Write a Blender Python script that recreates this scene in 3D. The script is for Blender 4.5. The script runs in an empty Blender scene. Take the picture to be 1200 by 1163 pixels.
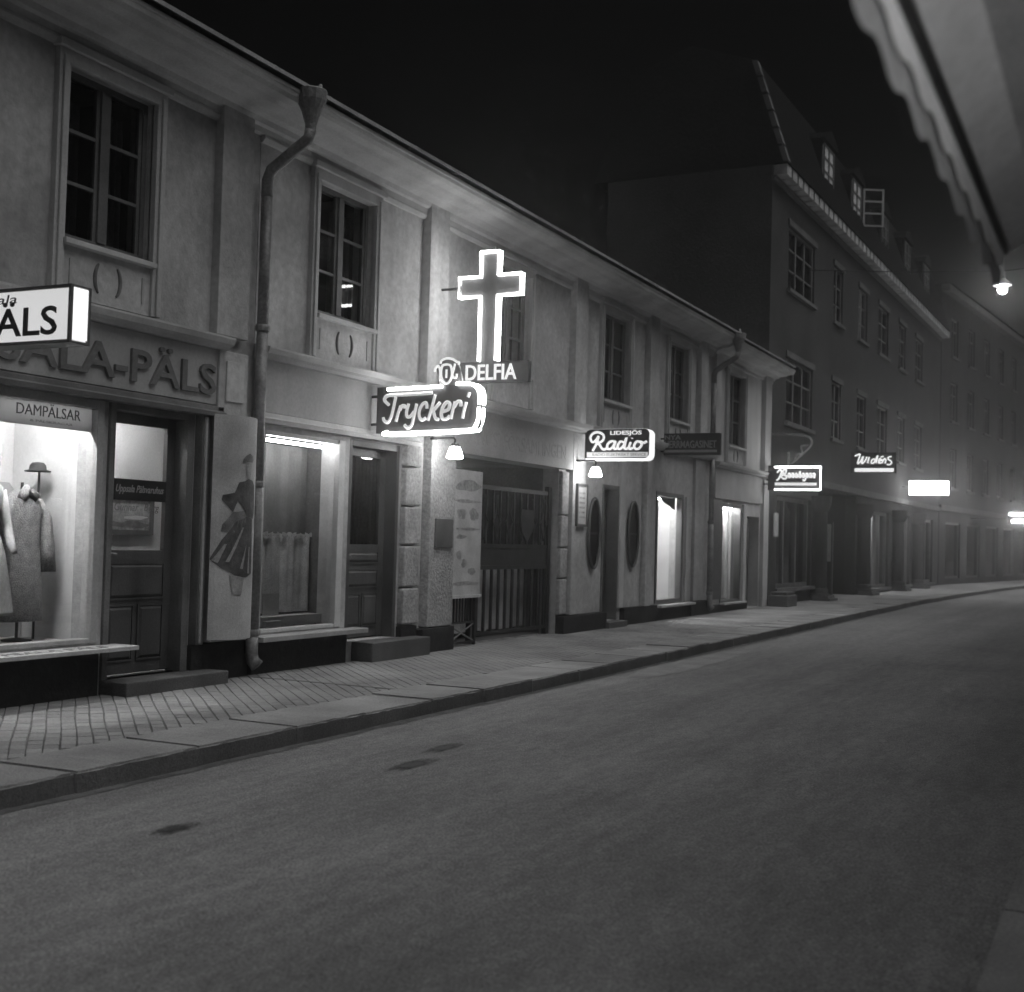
import bpy, bmesh, math, random
from mathutils import Matrix, Vector
random.seed(7)
SC = bpy.context.scene
COL = SC.collection
R = math.radians

# ------------------------------------------------------------------ camera
cam_d = bpy.data.cameras.new('camera'); cam = bpy.data.objects.new('camera', cam_d); COL.objects.link(cam)
cam_d.sensor_fit = 'HORIZONTAL'; cam_d.sensor_width = 36; cam_d.lens = 45.0
cam_d.clip_start = 0.05; cam_d.clip_end = 2000
CAM_H = 1.62
rv = Vector((0.43525, -0.89990, 0.02698)); uv = Vector((-0.04287, 0.00922, 0.99904)); fv = Vector((0.89929, 0.43599, 0.03456))
mw = Matrix.Identity(4)
for i in range(3):
    mw[i][0] = rv[i]; mw[i][1] = uv[i]; mw[i][2] = -fv[i]
mw[0][3], mw[1][3], mw[2][3] = 0.0, 0.0, CAM_H
cam.matrix_world = mw
cam_d.dof.use_dof = True; cam_d.dof.focus_distance = 13.0; cam_d.dof.aperture_fstop = 2.2
SC.camera = cam
# ------------------------------------------------------------------ night sky and one weak, very soft sky glow
SUN_AZ, SUN_EL = R(-82), R(62)      # direction the glow comes from (angle from +X, elevation)
w = bpy.data.worlds.new('World'); SC.world = w; w.use_nodes = True
nt = w.node_tree; nt.nodes.clear()
sky = nt.nodes.new('ShaderNodeTexSky'); sky.sky_type = 'NISHITA'; sky.sun_disc = False
sky.sun_elevation = SUN_EL; sky.sun_rotation = math.pi/2 - SUN_AZ
bw = nt.nodes.new('ShaderNodeRGBToBW'); bg = nt.nodes.new('ShaderNodeBackground'); wo = nt.nodes.new('ShaderNodeOutputWorld')
bg.inputs['Strength'].default_value = 0.00004
nt.links.new(sky.outputs[0], bw.inputs[0]); nt.links.new(bw.outputs[0], bg.inputs[0]); nt.links.new(bg.outputs[0], wo.inputs[0])
sd = bpy.data.lights.new('night_glow', 'SUN'); sd.energy = 0.76; sd.angle = R(60); sd.color = (1, 1, 1)
so = bpy.data.objects.new('night_glow', sd); COL.objects.link(so)
so.rotation_euler = Vector((math.cos(SUN_EL)*math.cos(SUN_AZ), math.cos(SUN_EL)*math.sin(SUN_AZ), math.sin(SUN_EL))).to_track_quat('Z', 'Y').to_euler()
vs = SC.view_settings; vs.view_transform = 'Standard'; vs.look = 'None'; vs.exposure = 0.85; vs.gamma = 1.0; vs.use_curve_mapping = False
SC.render.engine = 'CYCLES'
cy = SC.cycles; cy.use_denoising = True; cy.max_bounces = 5; cy.diffuse_bounces = 2; cy.glossy_bounces = 2
cy.transparent_max_bounces = 16; cy.volume_bounces = 0; cy.sample_clamp_indirect = 3.0; cy.use_light_tree = True; cy.use_adaptive_sampling = True; cy.adaptive_threshold = 0.02
cy.caustics_reflective = False; cy.caustics_refractive = False

# ------------------------------------------------------------------ materials (all grey: the photograph is black and white)
MATS = {}
def M(name, v, rough=0.8, var=0.18, scale=1.3, fine=0.10, fscale=35, bump=0.15, bscale=60, spec=0.25, rnd=0.0, streak=0.0, metal=0.0, stains=0.0, wear=0.0):
    m = bpy.data.materials.new(name); m.use_nodes = True; n = m.node_tree.nodes; L = m.node_tree.links
    b = n['Principled BSDF']; b.inputs['Roughness'].default_value = rough; b.inputs['Specular IOR Level'].default_value = spec; b.inputs['Metallic'].default_value = metal
    g = n.new('ShaderNodeNewGeometry')
    def noise(sc, det=4, vec=None):
        t = n.new('ShaderNodeTexNoise'); t.inputs['Scale'].default_value = sc; t.inputs['Detail'].default_value = det
        L.new(vec or g.outputs['Position'], t.inputs['Vector']); return t.outputs['Fac']
    def madd(a, mul, add):
        t = n.new('ShaderNodeMath'); t.operation = 'MULTIPLY_ADD'; t.inputs[1].default_value = mul; t.inputs[2].default_value = add; L.new(a, t.inputs[0]); return t.outputs[0]
    def mul(a, c):
        t = n.new('ShaderNodeMath'); t.operation = 'MULTIPLY'; L.new(a, t.inputs[0])
        if isinstance(c, (int, float)): t.inputs[1].default_value = c
        else: L.new(c, t.inputs[1])
        return t.outputs[0]
    K = 2.3; var *= K; fine *= K; streak *= K; wear *= K
    f = madd(noise(scale), var*4, 1 - var*2)
    f = mul(f, madd(noise(fscale), fine*4, 1 - fine*2))
    if streak:
        mp = n.new('ShaderNodeMapping'); mp.inputs['Scale'].default_value = (3.2, 3.2, 0.45); L.new(g.outputs['Position'], mp.inputs['Vector'])
        f = mul(f, madd(noise(1.0, 5, mp.outputs[0]), streak*4, 1 - streak*2))
    if wear:
        for sc3, amp in (((0.10, 1.6, 1), wear), ((2.2, 9.0, 1), wear*0.7), ((14, 14, 1), wear*0.9)):
            mp = n.new('ShaderNodeMapping'); mp.inputs['Scale'].default_value = sc3; L.new(g.outputs['Position'], mp.inputs['Vector'])
            f = mul(f, madd(noise(1.0, 5, mp.outputs[0]), amp*4, 1 - amp*2))
    if stains:
        r = n.new('ShaderNodeValToRGB'); r.color_ramp.elements[0].position = 0.50; r.color_ramp.elements[1].position = 0.66
        r.color_ramp.elements[0].color = (1, 1, 1, 1); r.color_ramp.elements[1].color = (1 - stains,)*3 + (1,)
        L.new(noise(0.55, 6), r.inputs[0]); f = mul(f, r.outputs[0])
    if rnd:
        oi = n.new('ShaderNodeObjectInfo'); f = mul(f, madd(oi.outputs['Random'], rnd*2, 1 - rnd))
    f = mul(f, v)
    c = n.new('ShaderNodeCombineColor')
    for i in range(3): L.new(f, c.inputs[i])
    L.new(c.outputs[0], b.inputs['Base Color'])
    if bump:
        bp = n.new('ShaderNodeBump'); bp.inputs['Strength'].default_value = bump; bp.inputs['Distance'].default_value = 0.02
        L.new(noise(bscale, 3), bp.inputs['Height']); L.new(bp.outputs[0], b.inputs['Normal'])
    MATS[name] = m; return m
def EM(name, s, v=1.0):
    m = bpy.data.materials.new(name); m.use_nodes = True; b = m.node_tree.nodes['Principled BSDF']
    b.inputs['Base Color'].default_value = (v*0.6,)*3 + (1,); b.inputs['Emission Color'].default_value = (1, 1, 1, 1); b.inputs['Emission Strength'].default_value = s
    b.inputs['Roughness'].default_value = 0.5
    MATS[name] = m; return m
def GLASS(name, ior, rough=0.0, tint=0.9):
    m = bpy.data.materials.new(name); m.use_nodes = True; n = m.node_tree.nodes; L = m.node_tree.links; n.clear()
    o = n.new('ShaderNodeOutputMaterial'); mx = n.new('ShaderNodeMixShader'); fr = n.new('ShaderNodeFresnel'); fr.inputs[0].default_value = ior
    t = n.new('ShaderNodeBsdfTransparent'); t.inputs[0].default_value = (tint,)*3 + (1,); g = n.new('ShaderNodeBsdfGlossy'); g.inputs['Roughness'].default_value = rough
    L.new(fr.outputs[0], mx.inputs[0]); L.new(t.outputs[0], mx.inputs[1]); L.new(g.outputs[0], mx.inputs[2]); L.new(mx.outputs[0], o.inputs[0])
    MATS[name] = m; return m
M('plaster', 0.50, 0.9, 0.10, 1.3, 0.08, 14, 0.35, 30, streak=0.06, stains=0.24)
M('plaster_grey', 0.43, 0.9, 0.10, 1.3, 0.08, 14, 0.35, 30, streak=0.06, stains=0.24)
M('plaster_pale', 0.52, 0.9, 0.10, 0.9, 0.05, 30, 0.2, 45, streak=0.06, stains=0.12)
M('stucco_rough', 0.40, 0.95, 0.14, 2.5, 0.16, 22, 0.9, 26, stains=0.15)
M('moulding', 0.50, 0.8, 0.10, 1.5, 0.05, 40, 0.12, 60, streak=0.05)
M('signboard_paint', 0.40, 0.6, 0.08, 1.5, 0.05, 30, 0.08, 60, streak=0.05, stains=0.1)
M('letter_faint', 0.36, 0.6, 0.10, 4, 0.08)
M('letter_paint', 0.15, 0.6, 0.10, 4, 0.08)
M('black_plinth', 0.035, 0.7, 0.18, 3, 0.16, 18, 0.5, 30, stains=0.3)
M('door_wood', 0.085, 0.45, 0.15, 3, 0.10, 60, 0.15, 40, spec=0.45, streak=0.12)
M('door_wood_light', 0.15, 0.5, 0.15, 3, 0.10, 60, 0.15, 40, spec=0.4, streak=0.12)
M('window_wood', 0.13, 0.5, 0.12, 3, 0.08, spec=0.4)
M('window_dull', 0.20, 0.5, 0.10, 3, 0.06)
M('dentil_paint', 0.55, 0.8, 0.12, 3, 0.08)
M('window_white', 0.40, 0.5, 0.10, 3, 0.06)
M('jamb_white', 0.62, 0.5, 0.06, 3, 0.04)
M('room_dark', 0.03, 0.9, 0.1)
M('room_wall', 0.16, 0.9, 0.15, 2)
M('display_white', 0.66, 0.8, 0.05, 2, 0.03, 40, 0.05)
M('display_grey', 0.40, 0.8, 0.06, 2, 0.03)
M('curtain', 0.72, 0.95, 0.10, 5, 0.10, 60, streak=0.12)
M('curtain_dark', 0.14, 0.95, 0.12, 5, 0.10, streak=0.12)
M('blind_dark', 0.16, 0.8, 0.12, 4, 0.08, streak=0.1)
M('zinc', 0.24, 0.55, 0.20, 4, 0.15, 30, 0.2, 30, spec=0.5, metal=0.3, stains=0.3)
M('roof_tin', 0.34, 0.6, 0.2, 2, 0.1, stains=0.3)
M('asphalt', 0.285, 0.85, 0.06, 0.4, 0.24, 60, 0.9, 70, spec=0.35, stains=0.12, wear=0.10)
M('asphalt_patch', 0.31, 0.9, 0.12, 2, 0.17, 90, 0.5, 120)
M('tar', 0.15, 0.8, 0.2, 6, 0.15)
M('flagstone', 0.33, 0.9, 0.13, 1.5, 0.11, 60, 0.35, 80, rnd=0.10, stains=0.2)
M('paving_brick', 0.28, 0.9, 0.15, 1.2, 0.10, 60, 0.3, 60, rnd=0.15, stains=0.2)
M('paving_joint', 0.10, 0.95, 0.2, 4, 0.15)
M('step_stone', 0.12, 0.9, 0.15, 2, 0.14, 60, 0.35, 70)
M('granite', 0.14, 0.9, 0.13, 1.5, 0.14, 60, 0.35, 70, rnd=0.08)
M('iron', 0.045, 0.5, 0.2, 5, 0.1, spec=0.5, metal=0.4)
M('sign_black', 0.03, 0.45, 0.2, 3, 0.05, spec=0.4)
M('sign_grey', 0.12, 0.5, 0.15, 3, 0.05)
M('sign_letter_dull', 0.38, 0.6, 0.1, 3, 0.05)
M('ink', 0.02, 0.5, 0.1)
M('paper', 0.55, 0.9, 0.10, 3, 0.06, 50, streak=0.05, stains=0.12)
M('poster_print', 0.33, 0.9, 0.2, 9, 0.15, 30)
M('figure_dark', 0.11, 0.9, 0.2, 9, 0.1)
M('figure_mid', 0.20, 0.9, 0.2, 9, 0.1)
M('figure_light', 0.36, 0.9, 0.1, 9, 0.1)
M('plank', 0.55, 0.85, 0.2, 2, 0.12, 40, 0.3, 30, rnd=0.2, streak=0.15)
M('skin_plaster', 0.55, 0.5, 0.05)
M('dress_pale', 0.62, 0.95, 0.08, 6, 0.06, streak=0.08)
M('coat_fur', 0.42, 1.0, 0.12, 14, 0.2, 90, 1.0, 110)
M('hair_pale', 0.6, 0.8, 0.16, 30, 0.15, 90, 0.9, 60)
M('felt_dark', 0.035, 0.95, 0.15, 8)
M('linen_sill', 0.50, 0.8, 0.08, 3, 0.05, stains=0.15)
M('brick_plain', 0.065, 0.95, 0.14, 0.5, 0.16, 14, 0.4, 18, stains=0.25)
M('brick_trim', 0.15, 0.9, 0.15, 2, 0.1)
M('roof_tile', 0.02, 0.95, 0.15, 2, 0.15, 12, 0.6, 9, spec=0.0)
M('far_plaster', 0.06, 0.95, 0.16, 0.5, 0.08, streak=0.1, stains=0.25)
M('awning_canvas', 0.42, 0.95, 0.10, 3, 0.10, 90, 0.25, 150, streak=0.06)
M('awning_border', 0.28, 0.95, 0.10, 3, 0.10, 90, 0.25, 150)
M('awning_rail', 0.55, 0.6, 0.08, 3, 0.05)
M('valance_pale', 0.58, 0.95, 0.08, 3, 0.08, 90, 0.2, 150)
EM('neon', 12.0); EM('neon_cross', 6.8); EM('neon_soft', 0.24); EM('neon_emblem', 0.42); EM('neon_letter', 0.42); EM('lightbox', 0.34); EM('lightbox_side', 0.62); EM('lightbox_strip', 0.20)
EM('lamp_glass', 22.0); EM('lamp_glass_dim', 12.0); EM('tube_light', 26.0); EM('shop_tube', 105.0); EM('far_sign', 9.0); EM('far_letter', 0.6); EM('far_tube', 60.0); EM('lit_curtain', 0.28); EM('lit_curtain_dim', 0.03); EM('street_bulb', 70.0)
EM('lit_shop', 0.30)
def FROST(name, v):
    m = bpy.data.materials.new(name); m.use_nodes = True; n = m.node_tree.nodes; L = m.node_tree.links; n.clear()
    o = n.new('ShaderNodeOutputMaterial'); mx = n.new('ShaderNodeMixShader'); mx.inputs[0].default_value = 0.6
    a = n.new('ShaderNodeBsdfDiffuse'); a.inputs[0].default_value = (v,)*3 + (1,); b = n.new('ShaderNodeBsdfTranslucent'); b.inputs[0].default_value = (v,)*3 + (1,)
    L.new(a.outputs[0], mx.inputs[1]); L.new(b.outputs[0], mx.inputs[2]); L.new(mx.outputs[0], o.inputs[0]); MATS[name] = m
FROST('frosted', 0.5); FROST('net_curtain', 0.55)
def SPOT(name, v):
    m = bpy.data.materials.new(name); m.use_nodes = True; n = m.node_tree.nodes; L = m.node_tree.links; b = n['Principled BSDF']
    b.inputs['Base Color'].default_value = (v,)*3 + (1,); b.inputs['Roughness'].default_value = 0.7
    tc = n.new('ShaderNodeTexCoord'); vm = n.new('ShaderNodeVectorMath'); vm.operation = 'SUBTRACT'; vm.inputs[1].default_value = (.5, .5, 0); L.new(tc.outputs['Generated'], vm.inputs[0])
    sep = n.new('ShaderNodeVectorMath'); sep.operation = 'MULTIPLY'; sep.inputs[1].default_value = (1, 1, 0); L.new(vm.outputs[0], sep.inputs[0])
    ln = n.new('ShaderNodeVectorMath'); ln.operation = 'LENGTH'; L.new(sep.outputs[0], ln.inputs[0])
    nz = n.new('ShaderNodeTexNoise'); nz.inputs['Scale'].default_value = 5; nz.inputs['Detail'].default_value = 5; L.new(tc.outputs['Generated'], nz.inputs['Vector'])
    ad = n.new('ShaderNodeMath'); ad.operation = 'MULTIPLY_ADD'; ad.inputs[1].default_value = 0.5; L.new(nz.outputs['Fac'], ad.inputs[0]); L.new(ln.outputs['Value'], ad.inputs[2])
    rp = n.new('ShaderNodeMapRange'); rp.inputs[1].default_value = 0.38; rp.inputs[2].default_value = 0.68; rp.inputs[3].default_value = 0.9; rp.inputs[4].default_value = 0.0; L.new(ad.outputs[0], rp.inputs[0])
    L.new(rp.outputs[0], b.inputs['Alpha']); MATS[name] = m
SPOT('oil_spot', 0.05)
GLASS('glass', 1.75); GLASS('glass_dark', 1.7, 0.02, 0.5)

# ------------------------------------------------------------------ mesh builder
class MB:
    def __init__(s): s.v = []; s.f = []
    def add(s, vs, fs):
        o = len(s.v); s.v += [tuple(p) for p in vs]; s.f += [tuple(i + o for i in f) for f in fs]; return s
    def box(s, x0, x1, y0, y1, z0, z1):
        return s.add([(x0,y0,z0),(x1,y0,z0),(x1,y1,z0),(x0,y1,z0),(x0,y0,z1),(x1,y0,z1),(x1,y1,z1),(x0,y1,z1)],
                     [(0,3,2,1),(4,5,6,7),(0,1,5,4),(1,2,6,5),(2,3,7,6),(3,0,4,7)])
    def quad(s, a, b, c, d): return s.add([a, b, c, d], [(0,1,2,3)])
    def prism(s, poly, axis, a0, a1):
        n = len(poly)
        def P(p, a): return {'X': (a, p[0], p[1]), 'Y': (p[0], a, p[1]), 'Z': (p[0], p[1], a)}[axis]
        return s.add([P(p, a0) for p in poly] + [P(p, a1) for p in poly],
                     [tuple(range(n-1, -1, -1)), tuple(range(n, 2*n))] + [(i, (i+1) % n, (i+1) % n + n, i + n) for i in range(n)])
    def ribbon(s, prof, x0, x1):          # open profile of (y,z), swept along X
        n = len(prof)
        return s.add([(x0, y, z) for y, z in prof] + [(x1, y, z) for y, z in prof], [(i, i+1, i+1+n, i+n) for i in range(n-1)])
    def tube(s, pts, r, n=8, cap=True):
        pts = [Vector(p) for p in pts]; m = len(pts); o = len(s.v); prev = None
        for i, p in enumerate(pts):
            t = (pts[min(i+1, m-1)] - pts[max(i-1, 0)]); t = t.normalized() if t.length > 1e-9 else Vector((0,0,1))
            if prev is None:
                up = Vector((0,0,1)) if abs(t.z) < 0.9 else Vector((1,0,0)); a = t.cross(up).normalized()
            else:
                a = (prev - t*prev.dot(t)); a = a.normalized() if a.length > 1e-6 else t.orthogonal().normalized()
            prev = a; b = t.cross(a)
            rr = r[i] if isinstance(r, (list, tuple)) else r
            for k in range(n):
                g = 2*math.pi*k/n; s.v.append(tuple(p + a*rr*math.cos(g) + b*rr*math.sin(g)))
        for i in range(m-1):
            for k in range(n):
                k2 = (k+1) % n; s.f.append((o+i*n+k, o+i*n+k2, o+(i+1)*n+k2, o+(i+1)*n+k))
        if cap: s.f.append(tuple(o+k for k in range(n))[::-1]); s.f.append(tuple(o+(m-1)*n+k for k in range(n)))
        return s
    def lathe(s, prof, c, n=20, sx=1.0, sy=1.0, wob=None, rot=0.0):
        o = len(s.v); m = len(prof)
        for j, (r, z) in enumerate(prof):
            for k in range(n):
                g = 2*math.pi*k/n; q = r*(1 + (wob(g, j) if wob else 0))
                x, y = q*sx*math.cos(g), q*sy*math.sin(g)
                s.v.append((c[0] + x*math.cos(rot) - y*math.sin(rot), c[1] + x*math.sin(rot) + y*math.cos(rot), c[2] + z))
        for j in range(m-1):
            for k in range(n):
                k2 = (k+1) % n; s.f.append((o+j*n+k, o+j*n+k2, o+(j+1)*n+k2, o+(j+1)*n+k))
        s.f.append(tuple(o+k for k in range(n))[::-1]); s.f.append(tuple(o+(m-1)*n+k for k in range(n)))
        return s
    def grid(s, fn, nu, nv):
        o = len(s.v)
        for j in range(nv+1):
            for i in range(nu+1): s.v.append(tuple(fn(i/nu, j/nv)))
        for j in range(nv):
            for i in range(nu):
                a = o + j*(nu+1) + i; s.f.append((a, a+1, a+nu+2, a+nu+1))
        return s
    def mesh(s, name, mat, smooth=False, fix=True):
        me = bpy.data.meshes.new(name); me.from_pydata(s.v, [], s.f)
        if fix:
            bm = bmesh.new(); bm.from_mesh(me); bmesh.ops.recalc_face_normals(bm, faces=bm.faces); bm.to_mesh(me); bm.free()
        if smooth:
            for p in me.polygons: p.use_smooth = True
        me.materials.append(MATS[mat]); me.update(); return me
    def build(s, name, mat, parent=None, smooth=False, bevel=0.0, fix=True):
        return put(name, s.mesh(name, mat, smooth, fix), parent, bevel)
TOP = {}
def put(name, me, parent=None, bevel=0.0):
    o = bpy.data.objects.new(name, me); COL.objects.link(o)
    if parent is not None:
        o.parent = parent
        if parent.name in TOP: o.matrix_parent_inverse = TOP[parent.name]
    if bevel:
        b = o.modifiers.new('bevel', 'BEVEL'); b.width = bevel; b.segments = 2; b.limit_method = 'ANGLE'; b.angle_limit = R(50)
    return o
def tag(o, label, cat, group=None, kind=None):
    if label: o['label'] = label
    if cat: o['category'] = cat
    if group: o['group'] = group
    if kind: o['kind'] = kind
    return o
def thing(name, label, cat, loc=(0,0,0), group=None, rot=None):
    o = bpy.data.objects.new(name, None); COL.objects.link(o); o.location = loc; o.empty_display_size = 0.2
    if rot is None: TOP[o.name] = Matrix.Translation(-Vector(loc))
    else: o.rotation_euler = (0, 0, rot)
    return tag(o, label, cat, group)
def B(*a): return MB().box(*a)
def spline(pts, n=5):
    if len(pts) < 3: return pts
    P = [Vector(p) for p in pts]; P = [P[0]*2 - P[1]] + P + [P[-1]*2 - P[-2]]; out = []
    for i in range(1, len(P)-2):
        a, b, c, d = P[i-1:i+3]
        for k in range(n):
            t = k/n; out.append(0.5*((2*b) + (c-a)*t + (2*a-5*b+4*c-d)*t*t + (3*b-a-3*c+d)*t**3))
    out.append(P[-2]); return out
def text_pts(s, bold=0.0, depth=0.0):
    cu = bpy.data.curves.new('lettering', 'FONT'); cu.body = s; cu.offset = bold; cu.extrude = depth; cu.resolution_u = 3
    ob = bpy.data.objects.new('lettering', cu); COL.objects.link(ob)
    dg = bpy.context.evaluated_depsgraph_get(); me = bpy.data.meshes.new_from_object(ob.evaluated_get(dg))
    vs_ = [tuple(v.co) for v in me.vertices]; fs_ = [tuple(p.vertices) for p in me.polygons]
    bpy.data.objects.remove(ob); bpy.data.curves.remove(cu); bpy.data.meshes.remove(me)
    return vs_, fs_
def lettering(s, fit, mapf, mat, parent, bold=0.0, depth=0.004, shear=0.0, name='lettering'):
    """fit = (u0,u1,v0,v1) on the sign's own plane; mapf(u,v,d) -> world."""
    vs_, fs_ = text_pts(s, bold, 0.02)
    x0 = min(v[0] for v in vs_); x1 = max(v[0] for v in vs_); y0 = min(v[1] for v in vs_); y1 = max(v[1] for v in vs_)
    u0, u1, v0, v1 = fit; out = []
    for x, y, z in vs_:
        a = (x-x0)/(x1-x0); b = (y-y0)/(y1-y0)
        out.append(mapf(u0 + (u1-u0)*a + shear*b*(v1-v0), v0 + (v1-v0)*b, depth*(z/0.04 + 0.5)))
    return MB().add(out, fs_).build(name, mat, parent)
def onX(X): return lambda u, v, d: (X - d, u, v)       # a plane facing the camera end of the street (u = world Y)
def onY(Y): return lambda u, v, d: (u, Y - d, v)       # a plane facing the road (u = world X)

F = 8.40
def wall_mesh(x0, x1, z0, z1, openings, y=F, depth=0.28, back=None):
    xs = sorted({x0, x1} | {o[0] for o in openings} | {o[1] for o in openings}); zs = sorted({z0, z1} | {o[2] for o in openings} | {o[3] for o in openings})
    m = MB()
    for i in range(len(xs)-1):
        for j in range(len(zs)-1):
            cx, cz = (xs[i]+xs[i+1])/2, (zs[j]+zs[j+1])/2
            if any(a < cx < b and c < cz < d for a, b, c, d in openings): continue
            m.quad((xs[i], y, zs[j]), (xs[i+1], y, zs[j]), (xs[i+1], y, zs[j+1]), (xs[i], y, zs[j+1]))
    for a, b, c, d in openings:
        e = y + depth
        m.quad((a,y,c),(a,y,d),(a,e,d),(a,e,c)); m.quad((b,y,c),(b,e,c),(b,e,d),(b,y,d))
        m.quad((a,y,d),(b,y,d),(b,e,d),(a,e,d)); m.quad((a,y,c),(a,e,c),(b,e,c),(b,y,c))
    if back:   # end walls and rear wall, so the house is a closed body
        m.quad((x0,y,z0),(x0,y,z1),(x0,back,z1),(x0,back,z0)); m.quad((x1,y,z0),(x1,back,z0),(x1,back,z1),(x1,y,z1)); m.quad((x0,back,z0),(x0,back,z1),(x1,back,z1),(x1,back,z0))
    return m
def room(name, x0, x1, y0, y1, z0, z1, mat, parent):
    m = MB()
    m.quad((x0,y1,z0),(x1,y1,z0),(x1,y1,z1),(x0,y1,z1)); m.quad((x0,y0,z0),(x0,y1,z0),(x0,y1,z1),(x0,y0,z1)); m.quad((x1,y0,z0),(x1,y0,z1),(x1,y1,z1),(x1,y1,z0))
    m.quad((x0,y0,z0),(x1,y0,z0),(x1,y1,z0),(x0,y1,z0)); m.quad((x0,y0,z1),(x0,y1,z1),(x1,y1,z1),(x1,y0,z1))
    return m.build(name, mat, parent, fix=False)
def curtain_sheet(x0, x1, y, z0, z1, folds, amp):
    return MB().grid(lambda u, v: (x0 + (x1-x0)*u, y + amp*math.sin(u*folds*6.283 + 0.8*math.sin(u*9))*(0.5 + 0.5*(1-v)) + 0.02*math.sin(u*31), z0 + (z1-z0)*v), int(folds*8), 4)

def casement(parent, x0, x1, z0, z1, y=F + 0.10, rows=3, frame='window_wood', curtains=(0, 1), dark=True):
    """a two-leaf window: frame, panes, curtain and a dark room behind it"""
    fr = MB(); w_ = 0.055; xm = (x0+x1)/2
    fr.box(x0, x0+w_, y-0.03, y+0.05, z0, z1).box(x1-w_, x1, y-0.03, y+0.05, z0, z1)
    fr.box(x0+w_, x1-w_, y-0.028, y+0.05, z1-w_, z1).box(x0+w_, x1-w_, y-0.028, y+0.05, z0, z0+w_+0.02).box(xm-0.05, xm+0.05, y-0.04, y+0.05, z0+w_+0.02, z1-w_)
    pz = [z0+w_+0.02 + (z1-z0-2*w_-0.02)*k/rows for k in range(rows+1)]
    sp = ((x0+w_, xm-0.05), (xm+0.05, x1-w_))
    for a, b in sp:
        fr.box(a, a+0.04, y-0.015, y+0.03, pz[0], pz[-1]).box(b-0.04, b, y-0.015, y+0.03, pz[0], pz[-1])
        for k in range(1, rows): fr.box(a+0.04, b-0.04, y-0.012, y+0.025, pz[k]-0.016, pz[k]+0.016)
    f = fr.build('window', frame, parent)
    for a, b in sp:
        for k in range(rows):
            za, zb = pz[k] + (0.016 if k else 0), pz[k+1] - (0.016 if k < rows-1 else 0)
            t1, t2 = random.uniform(-.0012, .0012), random.uniform(-.001, .001)
            MB().quad((a+0.04, y+0.006+t1, za), (b-0.04, y+0.006-t1, za), (b-0.04, y+0.006-t1+t2, zb), (a+0.04, y+0.006+t1+t2, zb)).build('pane', 'glass', f, fix=False)
    for c in curtains:
        a, b = sp[c]
        curtain_sheet(a, b - 0.08, y+0.16, z0, z1-0.18, 5, 0.02).build('curtain', 'curtain_dark', f, smooth=True, fix=False)
    room('room', x0-0.25, x1+0.25, y+0.19, y+1.3, z0-0.3, z1+0.2, 'room_dark', f)
    return f
def surround(parent, x0, x1, z0, z1, bottom, ornament=True):
    """moulded plaster architrave and apron round an upper window"""
    t = 0.13; m = MB()
    m.box(x0-t, x0, F-0.06, F+0.02, bottom, z1).box(x1, x1+t, F-0.06, F+0.02, bottom, z1).box(x0-t, x1+t, F-0.06, F+0.02, z1, z1+0.12)
    m.box(x0-t-0.03, x1+t+0.03, F-0.10, F+0.01, z1+0.12, z1+0.19).box(x0-t+0.035, x0-0.045, F-0.085, F-0.06, bottom, z1+0.06).box(x1+0.045, x1+t-0.035, F-0.085, F-0.06, bottom, z1+0.06)
    s = m.build('window_surround', 'moulding', parent, bevel=0.006)
    B(x0, x1, F-0.03, F+0.02, bottom, z0-0.05).build('apron', 'plaster', s)
    B(x0-0.02, x1+0.02, F-0.10, F+0.06, z0-0.05, z0).build('sill', 'moulding', s, bevel=0.006)
    if ornament:
        cx, cz = (x0+x1)/2, (bottom + z0)/2 - 0.02
        for sg in (-1, 1):
            MB().tube([(cx + sg*(0.07 + 0.09*math.cos(a)), F-0.035, cz + 0.15*math.sin(a)) for a in [R(q) for q in range(-62, 63, 12)]], [0.008 + 0.012*math.cos(R(q)*1.3) for q in range(-62, 63, 12)], 6).build('ornament', 'letter_paint', s, smooth=True)
        for xx in (x0 + 0.10, x1 - 0.10):
            B(xx-0.012, xx+0.012, F-0.042, F-0.028, bottom+0.1, z0-0.16).build('ornament', 'signboard_paint', s)
    return s
CORN = [(0.0,5.86),(-0.05,5.87),(-0.06,5.93),(-0.10,5.95),(-0.12,6.00),(-0.20,6.02),(-0.24,6.05),(-0.40,6.06),(-0.44,6.09),(-0.47,6.095),(-0.56,6.10),(-0.60,6.13),(-0.61,6.17),(-0.625,6.18),(-0.625,6.215),(-0.60,6.22),(-0.0,6.24)]
def cornice(parent, x0, x1, mat='moulding', dz=0.0):
    m = MB(); prof = [(F+y, z+dz) for y, z in CORN]
    m.ribbon(prof, x0, x1); n = len(prof)
    m.add([(x0, y, z) for y, z in prof], [tuple(range(n))]); m.add([(x1, y, z) for y, z in prof], [tuple(range(n))[::-1]])
    return m.build('cornice', mat, parent)
def roof(parent, x0, x1, dz=0.0):
    m = MB(); e, r, b = F-0.68, F+4.0, F+8.6
    m.prism([(e, 6.245+dz), (e, 6.285+dz), (r, 8.35+dz), (b, 6.285+dz), (b, 6.245+dz), (r, 8.30+dz)], 'X', x0, x1)
    rf = m.build('roof', 'roof_tin', parent)
    k = 0; x = x0 + 0.3
    while x < x1 - 0.1:
        a = random.uniform(-0.012, 0.012)
        B(x-0.02, x+0.02, e+0.012+a*.5, e+0.14, 6.286+dz, 6.296+dz).build('seam', 'roof_tin', rf); x += random.uniform(0.55, 0.7)
    return rf
def pilaster(parent, x0, x1, z0=3.60, z1=6.0, mat='plaster', p=0.12):
    return B(x0, x1, F-p, F+0.02, z0, z1).build('pilaster', mat, parent, bevel=0.008)
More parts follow.
